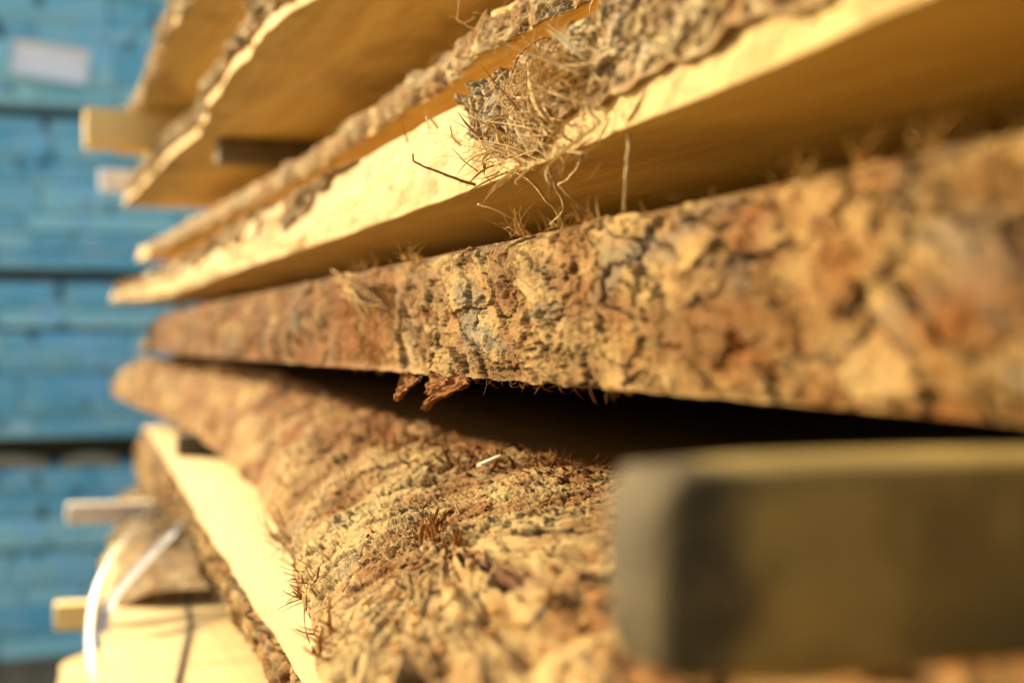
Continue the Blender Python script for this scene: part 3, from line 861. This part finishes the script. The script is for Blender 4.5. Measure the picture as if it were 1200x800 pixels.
flap((539, 551), [(546, 443, .676), (539, 451, .673), (524, 458, .671), (508, 466, .672), (495, 480, .675)], 3)
flap((514, 528), [(522, 442, .690), (515, 449, .688), (507, 455, .688), (500, 462, .690)], 6)
flap((482, 492), [(487, 442, .715), (480, 449, .712), (470, 458, .712), (463, 469, .716)], 8)
L, R, T = [], [], []
for i in range(60):
    px = RNG.uniform(470, 740); u_, z_ = at_v(px, 400, 0.2)
    L.append(strand(W(u_, RNG.uniform(0.200, 0.206), -0.0165), (RNG.normal() * 0.7, 0.2, -0.6), RNG.uniform(0.003, 0.009), 6, 0.9, 0.2)); R.append(0.00025); T.append(RNG.uniform(0.2, 1))
tubes('bark_shred', FIBRE_RED, p5, L, R, 4, 0.7, T)

# ---- sixth plank: bark slope below
us, vs = edge([(385, 830), (378, 800), (371, 744), (349, 672), (325, 620), (300, 575), (262, 535), (225, 505), (160, 476), (120, 466)], -0.125)
us = np.concatenate([[-0.3, 0.15, 0.3], us]); vs = np.concatenate([[0.06, 0.075, 0.09], vs])
vo6_ = vfun(us, vs, 0.004, 151)
vo6 = lambda u: vo6_(u) - 0.05 * sstep(2.2, 2.8, u) + 0.02 * sstep(2.78, 2.86, u)
def zt6(u): return -0.0595 + 0.033 * sstep(0.75, 1.9, u)
def zb6(u): return -0.125 + 0.028 * sstep(2.2, 2.9, u)
def vi6(u): return np.maximum(vo6(u) + 0.05, 0.275 - 0.05 * sstep(1.5, 2.8, u))
def prof6(u, t):
    # t 0 at the outer lower rim, 1 at the inner upper rim
    q = 1 - t
    a = q * (np.pi / 2) * 0.92
    v = vi6(u) - (vi6(u) - vo6(u)) * np.sin(a) / math.sin(math.pi / 2 * 0.92)
    z = zt6(u) + (zb6(u) - zt6(u)) * (0.55 * (1 - np.cos(a)) / (1 - math.cos(math.pi / 2 * 0.92)) + 0.45 * q)
    return v, z
p6 = plank('plank with the broad sloping bark side strewn with splinters, below the thick one', 1.2, 0.4, -0.125)
def ring6(U):
    t = np.linspace(0, 1, 26)
    UU, TT = np.meshgrid(U, t, indexing='ij')
    v, z = prof6(UU, TT)
    v = v + 0.012; z = z - 0.005 * TT
    z = np.maximum(z, zb6(UU) + 0.0005)
    ti = np.linspace(0, 1, 6)[None, 1:]
    vin = np.full((len(U), 1), 1.15)
    vt = v[:, -1:] + (vin - v[:, -1:]) * ti
    vb = v[:, :1] + (vin - v[:, :1]) * ti[:, ::-1]
    return np.concatenate([vb, v, vt], 1), np.concatenate([np.broadcast_to(zb6(U)[:, None], vb.shape), z, np.broadcast_to(z[:, -1:], vt.shape)], 1)
U6 = np.concatenate([u_samples(0.17, 300, 1290, 165, -0.25, 2.2), np.linspace(2.22, 2.86, 60)])
body('sawn_wood', WOOD_SHADE, p6, U6, ring6)
def h6(u, s, t, P):
    # the trunk flares here: the bark is shredded into ridges that fan out from a knot towards the lens
    ku, ks = 0.567, 0.070
    wu = u + 0.004 * fbm(u / 0.05, s / 0.04, 3, 281); ws = s + 0.004 * fbm(u / 0.05, s / 0.04, 3, 282)
    du, dsx = wu - ku, ws - ks
    rad = np.sqrt(du * du + dsx * dsx)
    ang = np.arctan2(dsx, -du + 1e-6)
    near = sstep(0.60, 0.47, u + 0.04 * noise(u / 0.05, s / 0.03, 0, 283))
    acr_n, alo_n = ang * 0.075, rad
    acr_f, alo_f = wu * 0.75 + 0.45 * ws, ws - 0.35 * wu
    def shred(sc, stretch, sd, o=3):
        return (1 - near) * fbm(acr_f / sc, alo_f / (sc * stretch), o, sd, 0.55) + near * fbm(acr_n / sc, alo_n / (sc * stretch), o, sd + 3, 0.55)
    r1 = shred(0.014, 9, 284); r2 = shred(0.0048, 10, 290); r3 = shred(0.0019, 12, 296, 2)
    rid1 = 1 - np.abs(r1) * 2; rid2 = 1 - np.abs(r2) * 2
    rough = sstep(-0.3, 0.3, noise(u / 0.06, s / 0.04, 0, 302))
    crumb = fbm(u / 0.0042, s / 0.0032, 4, 305, 0.65)
    big = fbm(u / 0.09, s / 0.07, 3, 308)
    gash = sstep(0.30, 0.55, r1 + 0.25 * r2)                       # deep rifts between the shreds
    f1, f2, idv, ox, oy = worley((u + 0.008 * r2) / 0.030, (s + 0.006 * r1) / 0.020, 311)
    flk = sstep(0.60, 0.66, np.modf(idv * 5.17)[0]) * sstep(0.03, 0.10, f2 - f1)
    pit = sstep(0.30, 0.5, noise(u / 0.013, s / 0.009, 0, 314))
    amp = 0.6 + 1.5 * near
    far6 = sstep(0.72, 1.0, u)
    h = (big * (4.5 + 4.0 * far6) + r1 * 3.4 * amp + far6 * 5.0 * fbm(u / 0.05, s / 0.03, 4, 319) + rid2 * 1.6 * (0.5 + 0.5 * rough) + r3 * 0.7 + (1 - 0.7 * near) * (crumb * (0.55 + 0.55 * rough) + 1.3 * sstep(0.15, 0.5, noise(u / 0.008, s / 0.006, 0, 317)) * rough)
         - gash * 4.0 * amp + flk * 1.3 - pit * 1.5 * rough * (1 - 0.6 * near)) * 0.001
    a = np.clip(0.55 + 0.35 * rid2 * 0.5 + 0.5 * big + 0.3 * (idv - 0.5), 0, 1)
    b = np.clip(gash * 0.9 + 0.55 * sstep(0.1, -0.6, crumb) * rough + 0.5 * sstep(0.35, 0.7, np.abs(r2)) * rough + 0.5 * pit, 0, 1)
    c = np.clip(0.9 * gash + 0.6 * pit + 0.55 * sstep(0.1, -0.35, r2 + 0.6 * big), 0, 1)
    h = h + 0.003 * np.exp(-(rad / 0.02) ** 2)
    wear = fbm(u / 0.11, s / 0.05, 4, 321, 0.6)
    c = np.clip(c + 0.75 * sstep(0.0, 0.45, wear) * (0.55 + 0.45 * far6) + 0.35 * far6, 0, 1)
    a = np.clip(a - 0.35 * sstep(0.0, 0.5, wear) - 0.15 * far6, 0, 1)
    scale_, s2_, sid, sx_, sy_ = worley((u + 0.01 * r1) / 0.022, (s + 0.008 * r2) / 0.012, 323)
    edge_c = (1 - sstep(0.0, 0.16, s2_ - scale_)) * sstep(-0.1, 0.3, noise(u / 0.08, s / 0.05, 0, 325)) * (1 - 0.7 * near)
    h = h - 0.0028 * edge_c + 0.0012 * (sid - 0.5) * (1 - near)
    b = np.clip(b + 0.8 * edge_c, 0, 1)
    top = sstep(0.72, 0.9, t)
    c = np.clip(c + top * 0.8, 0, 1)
    c = np.clip(c + 0.9 * sstep(0.40, 0.30, u) * sstep(0.35, 0.6, t), 0, 1)  # shade under the front batten, painted into the bark as a red-brown tone
    h = h * sstep(-0.05, 0.06, t) * sstep(-0.02, 0.1, 1 - t)
    h = h - 0.004 * (1 - sstep(0, 0.12, 1 - t))
    return h, a, b, c
o, (uu, tt, P6, n6) = shell('bark', BARK_LOW, p6, np.concatenate([u_samples(0.17, 930, 1290, 165, -0.2, 2.2), np.linspace(2.21, 2.84, 80)]), np.linspace(0, 1, 420), prof6, h6, 0.009)
def surf6(px, py):
    """nearest point of the bark slope seen at a pixel of the photograph."""
    du_ = P6[..., 0]; dv_ = -P6[..., 1]; z_ = P6[..., 2] - H
    D = du_ * CA + dv_ * SA
    x = 600 + F * (dv_ * CA - du_ * SA) / D; y = 400 - F * z_ / D
    i = np.argmin((x - px) ** 2 + (y - py) ** 2 + np.where(D < 0.05, 1e9, 0))
    i = np.unravel_index(i, x.shape)
    return P6[i], n6[i]
def splinters(cx, cy, sx, sy, k, lmin, lmax, lean, r=(0.0005, 0.0013), mat=FIBRE_RED, name='splinter_tuft', flat=0.4, tone=(0, 0.8), spread=0.55, up=None):
    L, R, T = [], [], []
    for i in range(k):
        q, nn = surf6(cx + RNG.normal() * sx, cy + RNG.normal() * sy)
        d = nn * (RNG.uniform(0.0, 0.45) if up is None else up) + np.array(lean) + RNG.normal(size=3) * spread
        L.append(strand(q - nn * 0.001, d, RNG.uniform(lmin * 0.5, lmax * 0.9), 6, RNG.uniform(0.05, 0.6), 0.0)); R.append(RNG.uniform(*r)); T.append(RNG.uniform(*tone))
    return tubes(name, mat, p6, L, R, 5, flat, T)
splinters(505, 625, 7, 5, 60, 0.004, 0.013, (0.1, 0, 0.75), (0.0006, 0.0018), tone=(0, 1), up=0.5)
splinters(525, 634, 12, 5, 50, 0.003, 0.009, (0.3, 0, 0.4), (0.0005, 0.0014), tone=(0, 1))
splinters(400, 592, 14, 5, 34, 0.004, 0.012, (0.4, 0, 0.3), (0.0006, 0.0016))
splinters(330, 575, 9, 5, 14, 0.004, 0.010, (0.3, 0, 0.3))
splinters(535, 545, 18, 6, 46, 0.006, 0.016, (-0.3, -0.2, 0.05), (0.0007, 0.0020))
splinters(480, 520, 26, 7, 60, 0.005, 0.013, (0.2, -0.3, 0.05), (0.0007, 0.0022))
splinters(600, 545, 28, 5, 60, 0.005, 0.014, (-0.5, -0.3, 0.0), (0.0005, 0.0016))
splinters(430, 515, 22, 6, 40, 0.004, 0.012, (0.1, -0.3, 0.0), (0.0007, 0.0020))
splinters(660, 545, 24, 6, 40, 0.004, 0.012, (-0.5, -0.3, 0.0), (0.0004, 0.0012))
splinters(355, 690, 9, 12, 22, 0.008, 0.020, (0.75, 0.5, 0.2), (0.0006, 0.0013))
splinters(340, 645, 14, 8, 30, 0.008, 0.018, (0.7, 0.3, 0.3), (0.0006, 0.0014), FIBRE, tone=(0.0, 0.5))
splinters(330, 635, 10, 8, 18, 0.014, 0.030, (0.9, 0.5, 0.35), (0.0006, 0.0013), FIBRE_DARK)
splinters(350, 700, 6, 5, 12, 0.014, 0.024, (0.9, 0.6, 0.05), (0.0005, 0.0010), FIBRE_DARK)
splinters(385, 755, 8, 10, 26, 0.006, 0.018, (0.5, 0.5, -0.1), (0.0007, 0.0016))
splinters(380, 660, 20, 14, 26, 0.005, 0.013, (0.5, 0.3, 0.2), (0.0005, 0.0012), FIBRE, tone=(0.1, 0.8))
splinters(570, 640, 70, 40, 90, 0.003, 0.010, (0.3, 0.1, 0.1), (0.0003, 0.0008), FIBRE, tone=(0.0, 1.0), spread=0.7)
splinters(450, 600, 60, 30, 90, 0.003, 0.009, (0.3, 0.1, 0.1), (0.0003, 0.0008), FIBRE, tone=(0.0, 1.0), spread=0.7)
splinters(480, 730, 60, 30, 70, 0.003, 0.012, (0.2, 0.3, 0.0), (0.0004, 0.001), FIBRE, tone=(0.0, 0.8), spread=0.7)
# debris: thin flakes lying loose on the slope (uncountable)
V, Fq, TN = [], [], []
k = 0
for i in range(620):
    px = 420 + RNG.gamma(2.0, 60) if RNG.random() < 0.6 else RNG.uniform(310, 740)
    py = 520 + 0.04 * (px - 420) + RNG.normal() * 12 if RNG.random() < 0.72 else RNG.uniform(530, 790)
    if px > 760: continue
    ii = None
    V.append((px, py))
DU = P6[..., 0] * CA - P6[..., 1] * SA
XX = 600 + F * (-P6[..., 1] * CA - P6[..., 0] * SA) / DU
YY = 400 - F * (P6[..., 2] - H) / DU
XX = np.where(DU < 0.05, 1e6, XX)
verts, tris, tn = [], [], []
Xs, Ys, Ps, Ns = XX[::3, ::3], YY[::3, ::3], P6[::3, ::3], n6[::3, ::3]
for (px, py) in V:
    i = np.unravel_index(np.argmin((Xs - px) ** 2 + (Ys - py) ** 2), Xs.shape)
    q, nn = Ps[i], Ns[i]
    a = np.cross(nn, RNG.normal(size=3)); a /= np.linalg.norm(a); b = np.cross(nn, a)
    ln, wd = 0.0010 + 0.0038 * RNG.random() ** 2.5, 0.0006 + 0.0018 * RNG.random() ** 2
    tilt = nn * RNG.uniform(-0.2, 0.7)
    a = a + tilt
    c = q + nn * 0.0009
    base = len(verts)
    th = nn * RNG.uniform(0.0004, 0.0009)
    for sgn in (0, 1):
        for (x_, y_) in ((-1, -0.6), (0.1, -1), (1, 0.1), (-0.3, 1)):
            verts.append(c + a * ln * x_ * RNG.uniform(0.7, 1.2) + b * wd * y_ + th * sgn)
    for qd in ((0, 3, 2, 1), (4, 5, 6, 7), (0, 1, 5, 4), (1, 2, 6, 5), (2, 3, 7, 6), (3, 0, 4, 7)):
        tris.append([base + j for j in qd])
    tn += [[RNG.random()] * 3] * 8
o = build('bark_crumbs', np.array(verts), [np.array(tris)], FIBRE_RED, None, np.array(tn), False)
tag(o, 'rusty bark crumbs scattered over the sloping bark', 'bark crumbs', None, 'stuff')
# the one bright chip
q, nn = surf6(575, 553)
a = np.array([-0.40, -0.9, -0.1]); a -= nn * a.dot(nn); a /= np.linalg.norm(a); b = np.cross(nn, a)
cv = []
for s_ in (0, 1):
    for (x_, y_) in ((-1.05, -0.2), (-0.6, -0.85), (0.3, -0.75), (1.1, -0.3), (0.95, 0.35), (0.1, 0.7), (-0.8, 0.55)):
        cv.append(q + nn * (0.004 + s_ * 0.0012 + 0.0012 * x_) + a * x_ * 0.0066 + b * y_ * 0.0042 + np.array([0, 0, 0.002]))
nq = 7
cf = [[0, 6, 5, 4], [0, 4, 3, 3]]
quads = [[i, (i + 1) % nq, nq + (i + 1) % nq, nq + i] for i in range(nq)]
tr = [[0, i + 1, i] for i in range(1, nq - 1)] + [[nq, nq + i, nq + i + 1] for i in range(1, nq - 1)]
o = build('wood_chip', np.array(cv), [np.array(quads), np.array(tr)], CHIP, None, None, False)
tag(o, 'bright fresh wood chip lying on the shaded top of the bark slope', 'wood chip')

# ---- seventh plank: sunlit sawn top, grey bark side
us, vs = edge([(356, 800), (319, 740), (274, 672), (232, 605), (176, 507), (160, 487)], -0.155)
us = np.concatenate([[-0.2, 0.3], us]); vs = np.concatenate([[0.105, 0.115], vs])
vt7 = vfun(us, vs, 0.002, 161)
vb7 = lambda u: vt7(u) + 0.036 - 0.05 * sstep(1.6, 2.4, u) + 0.006 * fbm(u / 0.1, u * 0, 2, 163)
p7 = plank('plank whose sunlit sawn top shows as a pale diagonal strip', 1.2, 0.4, -0.24)
U = np.concatenate([np.linspace(-0.2, 0.4, 14, endpoint=False), np.linspace(0.4, 2.7, 260)])
body('sawn_wood', WOOD_PALE, p7, U, ring_plank(vb7, vt7, -0.24, -0.155, 1.15, 16))
shell('bark', BARK, p7, np.linspace(0.35, 2.66, 480), np.linspace(0, 1, 60), side_prof(vb7, vt7, -0.239, -0.1575, 0.002, 0.006), h_rough(311, 1.5, 0.02))

# ---- eighth plank: pale cracked top
us, vs = edge([(108, 860), (112, 800), (118, 720), (124, 650), (138, 625), (152, 600)], -0.27)
us = np.concatenate([[-0.2, 0.6], us]); vs = np.concatenate([[0.03, 0.04], vs])
vt8 = vfun(us, vs, 0.006, 171)
vb8 = lambda u: vt8(u) + 0.012
p8 = plank('lowest broad plank, pale cracked top under the white straps', 1.2, 0.4, -0.32)
U = np.concatenate([np.linspace(-0.2, 0.7, 14, endpoint=False), np.linspace(0.7, 2.6, 200)])
body('sawn_wood', WOOD_PALE, p8, U, ring_plank(vb8, vt8, -0.32, -0.27, 1.15, 14, pale_side(63, 2.0)))
shell('bark', BARK_FUZZ, p8, np.linspace(1.45, 2.58, 240), np.linspace(0, 1, 40), side_prof(vb8, vt8, -0.319, -0.2715, 0.001, 0.004), h_rough(321, 1.5, 0.02))
def prof8(u, t):
    q = t * 0.16
    return vt8(u) - 0.006 + np.maximum(q - 0.05, 0), -0.318 + 0.05 * np.clip(q / 0.05, 0, 1) + 0.0 * u + 0.018 * sstep(0.3, 0.7, t)
def h8(u, s, t, P):
    h, a, b, c = bark_h(u, s, 331, 0.024, 2.0, 1.3)
    lim = sstep(1.72, 1.95, u + 0.35 * (t - 0.6) + 0.08 * noise(u / 0.06, s / 0.05, 0, 333))
    return h * lim - 0.03 * (1 - lim), a, b, c
shell('bark', BARK_FUZZ, p8, np.linspace(1.5, 2.58, 200), np.linspace(0, 1, 90), prof8, h8, 0.006)
# drying crack on the sawn top
ck = spline([np.array(W(*at_z(x, y, -0.2695), -0.2695)) for x, y in ((196, 650), (208, 690), (221, 725), (214, 765), (206, 800))], 30)
ck[:, 2] += 0.0005
tubes('drying_crack', STICK_DARK, p8, [ck], [0.0024 * (1 + 0.8 * np.abs(noise(np.arange(30) * 0.6, np.full(30, 2.0), 0, 3)))], 6, 0.15, [0.2])
# ---- ninth plank just peeping in
vt9 = lambda u: 0.034 + 0.01 * fbm(u / 0.2, u * 0, 2, 181) + 0.25 * sstep(1.62, 1.9, u)
vb9 = lambda u: vt9(u) + 0.01
p9 = plank('plank tip peeping in at the bottom left below the yellow batten', 1.2, 0.4, -0.402)
body('sawn_wood', WOOD_PALE, p9, np.linspace(-0.1, 1.75, 120), ring_plank(vb9, vt9, -0.402, -0.352, 1.15, 10))

# ------------------------------------------------------------------ battens between the planks
def batten(label, mat, u0, u1, v0, v1, z0, z1, seed, end_mat=None, bev=0.002, group='battens between the planks', wob=0.0012):
    o = box('batten', mat, None, u0, u1, v0, v1, z0, z1, bev, 16, wob, seed)
    tag(o, label, 'batten', group)
    return o
def front_batten():
    e = empty('batten', W(0.26, 0.3, -0.0595), 'weathered olive brown batten jutting out nearest the lens, bottom right', 'batten', 'battens between the planks')
    o = box('batten_body', OLD, e, 0.222, 0.253, 0.1045, 1.10, -0.0605, -0.0226, 0.0036, 40, 0.0022, 5)
    return e
def old_mat():
    m = M('weathered_batten', 0.85, 0.2)
    ge = m.n('ShaderNodeNewGeometry')
    c = m.mix(m.ramp(m.noise(26, 5, 0.6, (1, 0.25, 1)), 0.3, 0.7), (0.27, 0.175, 0.036), (0.15, 0.098, 0.024))
    c = m.mix(m.math('MULTIPLY', m.ramp(m.noise(38, 3, 0.5), 0.5, 0.64), 0.65), c, (0.36, 0.24, 0.052))
    # the weathered end is darkened, its shade put into the colour: the object's own y tells how far from the end a point lies
    sp = m.n('ShaderNodeSeparateXYZ'); m.link(m.co, sp.inputs[0])
    j = m.math('ADD', sp.outputs[1], m.math('MULTIPLY', m.noise(40, 4, 0.6), 0.03))
    c = m.mix(m.math('MULTIPLY', m.ramp(j, 0.189, 0.200), 0.85), c, m.mix(m.ramp(m.noise(60, 4, 0.6), 0.4, 0.6), (0.018, 0.014, 0.006), (0.065, 0.046, 0.018)))
    m.color(c); m.bump(m.noise(160, 5, 0.6, (1, 0.3, 1)), 0.0014, 0.7)
    return m.m
OLD = old_mat()
front_batten()
def D2u(px, D):
    k = (px - 600) / F
    return D * (CA - SA * k), D * (CA * k + SA)
u_, v_ = D2u(100, 2.09)
batten('thick yellow timber end jutting out left, high in the stack', STICK_NEW, u_, u_ + 0.06, v_, 1.10, 0.2885, 0.3445, 11)
u_, v_ = D2u(116, 2.74)
batten('white batten end below the thick yellow timber', STICK_WHITE, u_ - 0.04, u_ - 0.005, v_, 1.10, 0.2885, 0.3285, 12)
u_, v_ = D2u(236, 1.66)
batten('dark batten pressed under the wide wavy plank', STICK_DARK, u_, u_ + 0.04, v_ + 0.02, 1.10, 0.2105, 0.2395, 13)
u_, v_ = D2u(208, 1.91)
batten('dark short batten end lying on the pale sunlit strip', STICK_DARK, u_, u_ + 0.036, v_, 1.10, -0.1545, -0.1255, 14)
u_, v_ = D2u(78, 2.09)
batten('greyish white batten end jutting out above the straps', STICK_GREY, u_, u_ + 0.035, v_, 1.10, -0.2695, -0.2405, 15)
u_, v_ = D2u(64, 1.726)
batten('yellow batten end jutting out low at the left behind the strap', STICK_NEW, u_, u_ + 0.035, v_, 1.10, -0.3515, -0.3205, 16)

for lab_, ua_, va_, za_, zb_, sd_ in (('thin dark batten in the black gap under the thick bark plank, far end', 2.3, 0.222, -0.0262, -0.0185, 17),
                              ('thin batten deep between the thick bark plank and the pale edged plank', 2.25, 0.30, 0.0475, 0.0765, 18)):
    batten(lab_, STICK_DARK, ua_, ua_ + 0.035, va_, 1.10, za_, zb_, sd_)

# ------------------------------------------------------------------ straps
def strap(label, pts, wid, face):
    C = spline([np.array(W(*at_d(*q))) for q in pts], 40)
    d = np.gradient(C, axis=0); d /= np.linalg.norm(d, axis=1, keepdims=True)
    wd = np.cross(d, np.array(face)); wd /= np.linalg.norm(wd, axis=1, keepdims=True)
    nn = np.cross(d, wd)
    a = np.array([-1, -0.5, 0, 0.5, 1]) * wid / 2
    S = C[:, None] + wd[:, None] * a[None, :, None]
    Q = S + nn[:, None] * 0.0009
    n_, m_ = 40, 5; N = n_ * m_
    V = np.concatenate([S.reshape(-1, 3), Q.reshape(-1, 3)])
    def rim(i): i = np.asarray(i); return np.stack([i[:-1], i[1:], i[1:] + N, i[:-1] + N], -1)
    fs = [grid_faces(n_, m_, 0), grid_faces(n_, m_, N, True), rim(np.arange(m_)), rim((n_ - 1) * m_ + np.arange(m_)[::-1]), rim(np.arange(n_)[::-1] * m_), rim(np.arange(n_) * m_ + m_ - 1)]
    o = build('strap', V, fs, STRAP, None)
    return tag(o, label, 'strap', 'white packing straps')
strap('longer white packing strap bowing out and hanging down', [(203, 582, 1.72), (183, 598, 1.60), (165, 612, 1.56), (140, 638, 1.50), (120, 668, 1.44), (108, 705, 1.38), (104, 745, 1.34), (107, 785, 1.30), (112, 820, 1.28)], 0.012, (-0.2, 0.75, 0.55))
strap('shorter straight white packing strap beside the bowed one', [(220, 605, 1.66), (200, 625, 1.54), (180, 645, 1.49), (155, 672, 1.42), (135, 695, 1.36), (124, 714, 1.33), (118, 740, 1.32)], 0.012, (-0.62, 0.35, 0.7))

# ------------------------------------------------------------------ blue packs behind
U0 = 4.2
def blue_pack(label, z0, z1, v0, v1, seed, layer=0.075, gap_at=None):
    r = random.Random(seed)
    e = empty('board_pack', W(U0 + 0.9, (v0 + v1) / 2, z0), label, 'board pack', 'packs of boards with blue painted ends')
    zs = [z0]
    while zs[-1] < z1 - 0.07: zs.append(zs[-1] + r.choice((0.052, 0.06, 0.085, 0.10, 0.12)))
    if z1 - zs[-1] < 0.035: zs[-1] = z1
    else: zs.append(z1)
    big = len(zs) // 2
    for k in range(len(zs) - 1):
        v = v0 + r.uniform(0, 0.03)
        while v < v1 - 0.05:
            wd = r.uniform(0.18, 0.6)
            if v + wd > v1 - 0.04: wd = v1 - v
            g_ = 0.010 if (gap_at is not None and k == big) else r.uniform(0.0005, 0.003)
            sk = r.uniform(0, 0.012)
            box('board', BLUE, e, U0 + sk, U0 + 1.9, v + 0.0006, v + wd - 0.0006, zs[k] + g_, zs[k + 1] - 0.0006, 0.003, 3, 0.001, seed + k)
            v += wd
    return e
ZB = lambda y: (400 - y) * 2.407e-3
blue_pack('blue ended board pack bearing the white paper tag', ZB(124), ZB(124) + 0.42, -0.35, 0.85, 1)
blue_pack('blue ended board pack topmost, at the upper frame edge', ZB(124) + 0.45, ZB(124) + 0.8, -0.35, 0.85, 9)
blue_pack('blue ended board pack second below the paper tag', ZB(316), ZB(140), -0.40, 0.8, 2)
blue_pack('blue ended board pack third down, left of the thick bark plank', ZB(513), ZB(331), -0.38, 0.85, 3, 0.075, 3)
blue_pack('darker blue ended board pack resting lowest on the bearers', ZB(770), ZB(548), -0.42, 0.8, 4, 0.075, 4)
for lab, y0, y1 in (('dark bearer under the tagged blue pack', 140, 124), ('dark bearer under the second blue pack', 331, 316)):
    o = box('bearer', STICK_DARK, None, U0 + 0.12, U0 + 0.2, -0.3, 0.75, ZB(y0) + 0.001, ZB(y1) - 0.001, 0.003, 8, 0.001, 3)
    tag(o, lab, 'bearer', 'bearers between the blue packs')
k_ = 0
for lab, x0, x1 in (('bowed pale bearer above the lowest blue pack, at the left frame edge', -40, 58), ('bowed pale bearer above the lowest blue pack, next to the stack', 70, 145)):
    a_, b_ = D2u(x0, 4.0)[1], D2u(x1, 4.0)[1]
    o = box('bearer', plain_mat('bowed_bearer', (0.33, 0.27, 0.16), (0.22, 0.18, 0.11), 20), None, U0 + 0.004, U0 + 0.12, a_, b_, ZB(546), ZB(533), 0.006, 14, 0.003, 31 + k_, -0.018)
    tag(o, lab, 'bearer', 'bearers between the blue packs'); k_ += 1
o = box('bearer', STICK_DARK, None, U0 + 0.3, U0 + 0.4, -0.35, 0.8, ZB(547), ZB(514), 0.003, 8, 0.001, 3)
tag(o, 'dark bearer behind the bowed pale ones', 'bearer', 'bearers between the blue packs')
for lab, uu_ in (('grey foot bearer under the lowest blue pack, nearest the stack', U0 + 0.08), ('grey foot bearer under the lowest blue pack, farther back', U0 + 1.3)):
    o = box('bearer', plain_mat('foot_bearer', (0.30, 0.24, 0.17), (0.2, 0.16, 0.11), 20), None, uu_, uu_ + 0.1, -0.45, 0.85, -H - 0.03, ZB(771), 0.004, 8, 0.002, 41)
    tag(o, lab, 'bearer', 'bearers between the blue packs')
# paper tag stapled to the ends
c = np.array([0.0, 0.0])
u_, v_, z_ = at_d(59, 73, (U0 - 0.012) / (CA - SA * (59 - 600) / F))
rows = []
for a in np.linspace(-0.5, 0.5, 8):
    for b in np.linspace(-0.5, 0.5, 5):
        x_, y_ = a * 0.205, b * 0.10
        t_ = math.radians(-7)
        rows.append(W(u_ - 0.006 * (abs(b) * 2) ** 2 * (0.5 + a) , v_ + x_ * math.cos(t_) - y_ * math.sin(t_), z_ + x_ * math.sin(t_) + y_ * math.cos(t_)))
rows = np.array(rows); N = len(rows)
back = rows + np.array([0.0012, 0, 0])
f = grid_faces(8, 5)
def rim(i): i = np.asarray(i); return np.stack([i[:-1], i[1:], i[1:] + N, i[:-1] + N], -1)
o = build('paper_tag', np.concatenate([rows, back]), [f, grid_faces(8, 5, N, True), rim(np.arange(5)), rim(35 + np.arange(5)[::-1]), rim(np.arange(8)[::-1] * 5), rim(np.arange(8) * 5 + 4)], PAPER)
tag(o, 'blank white paper tag on the blue board ends, upper left', 'tag')
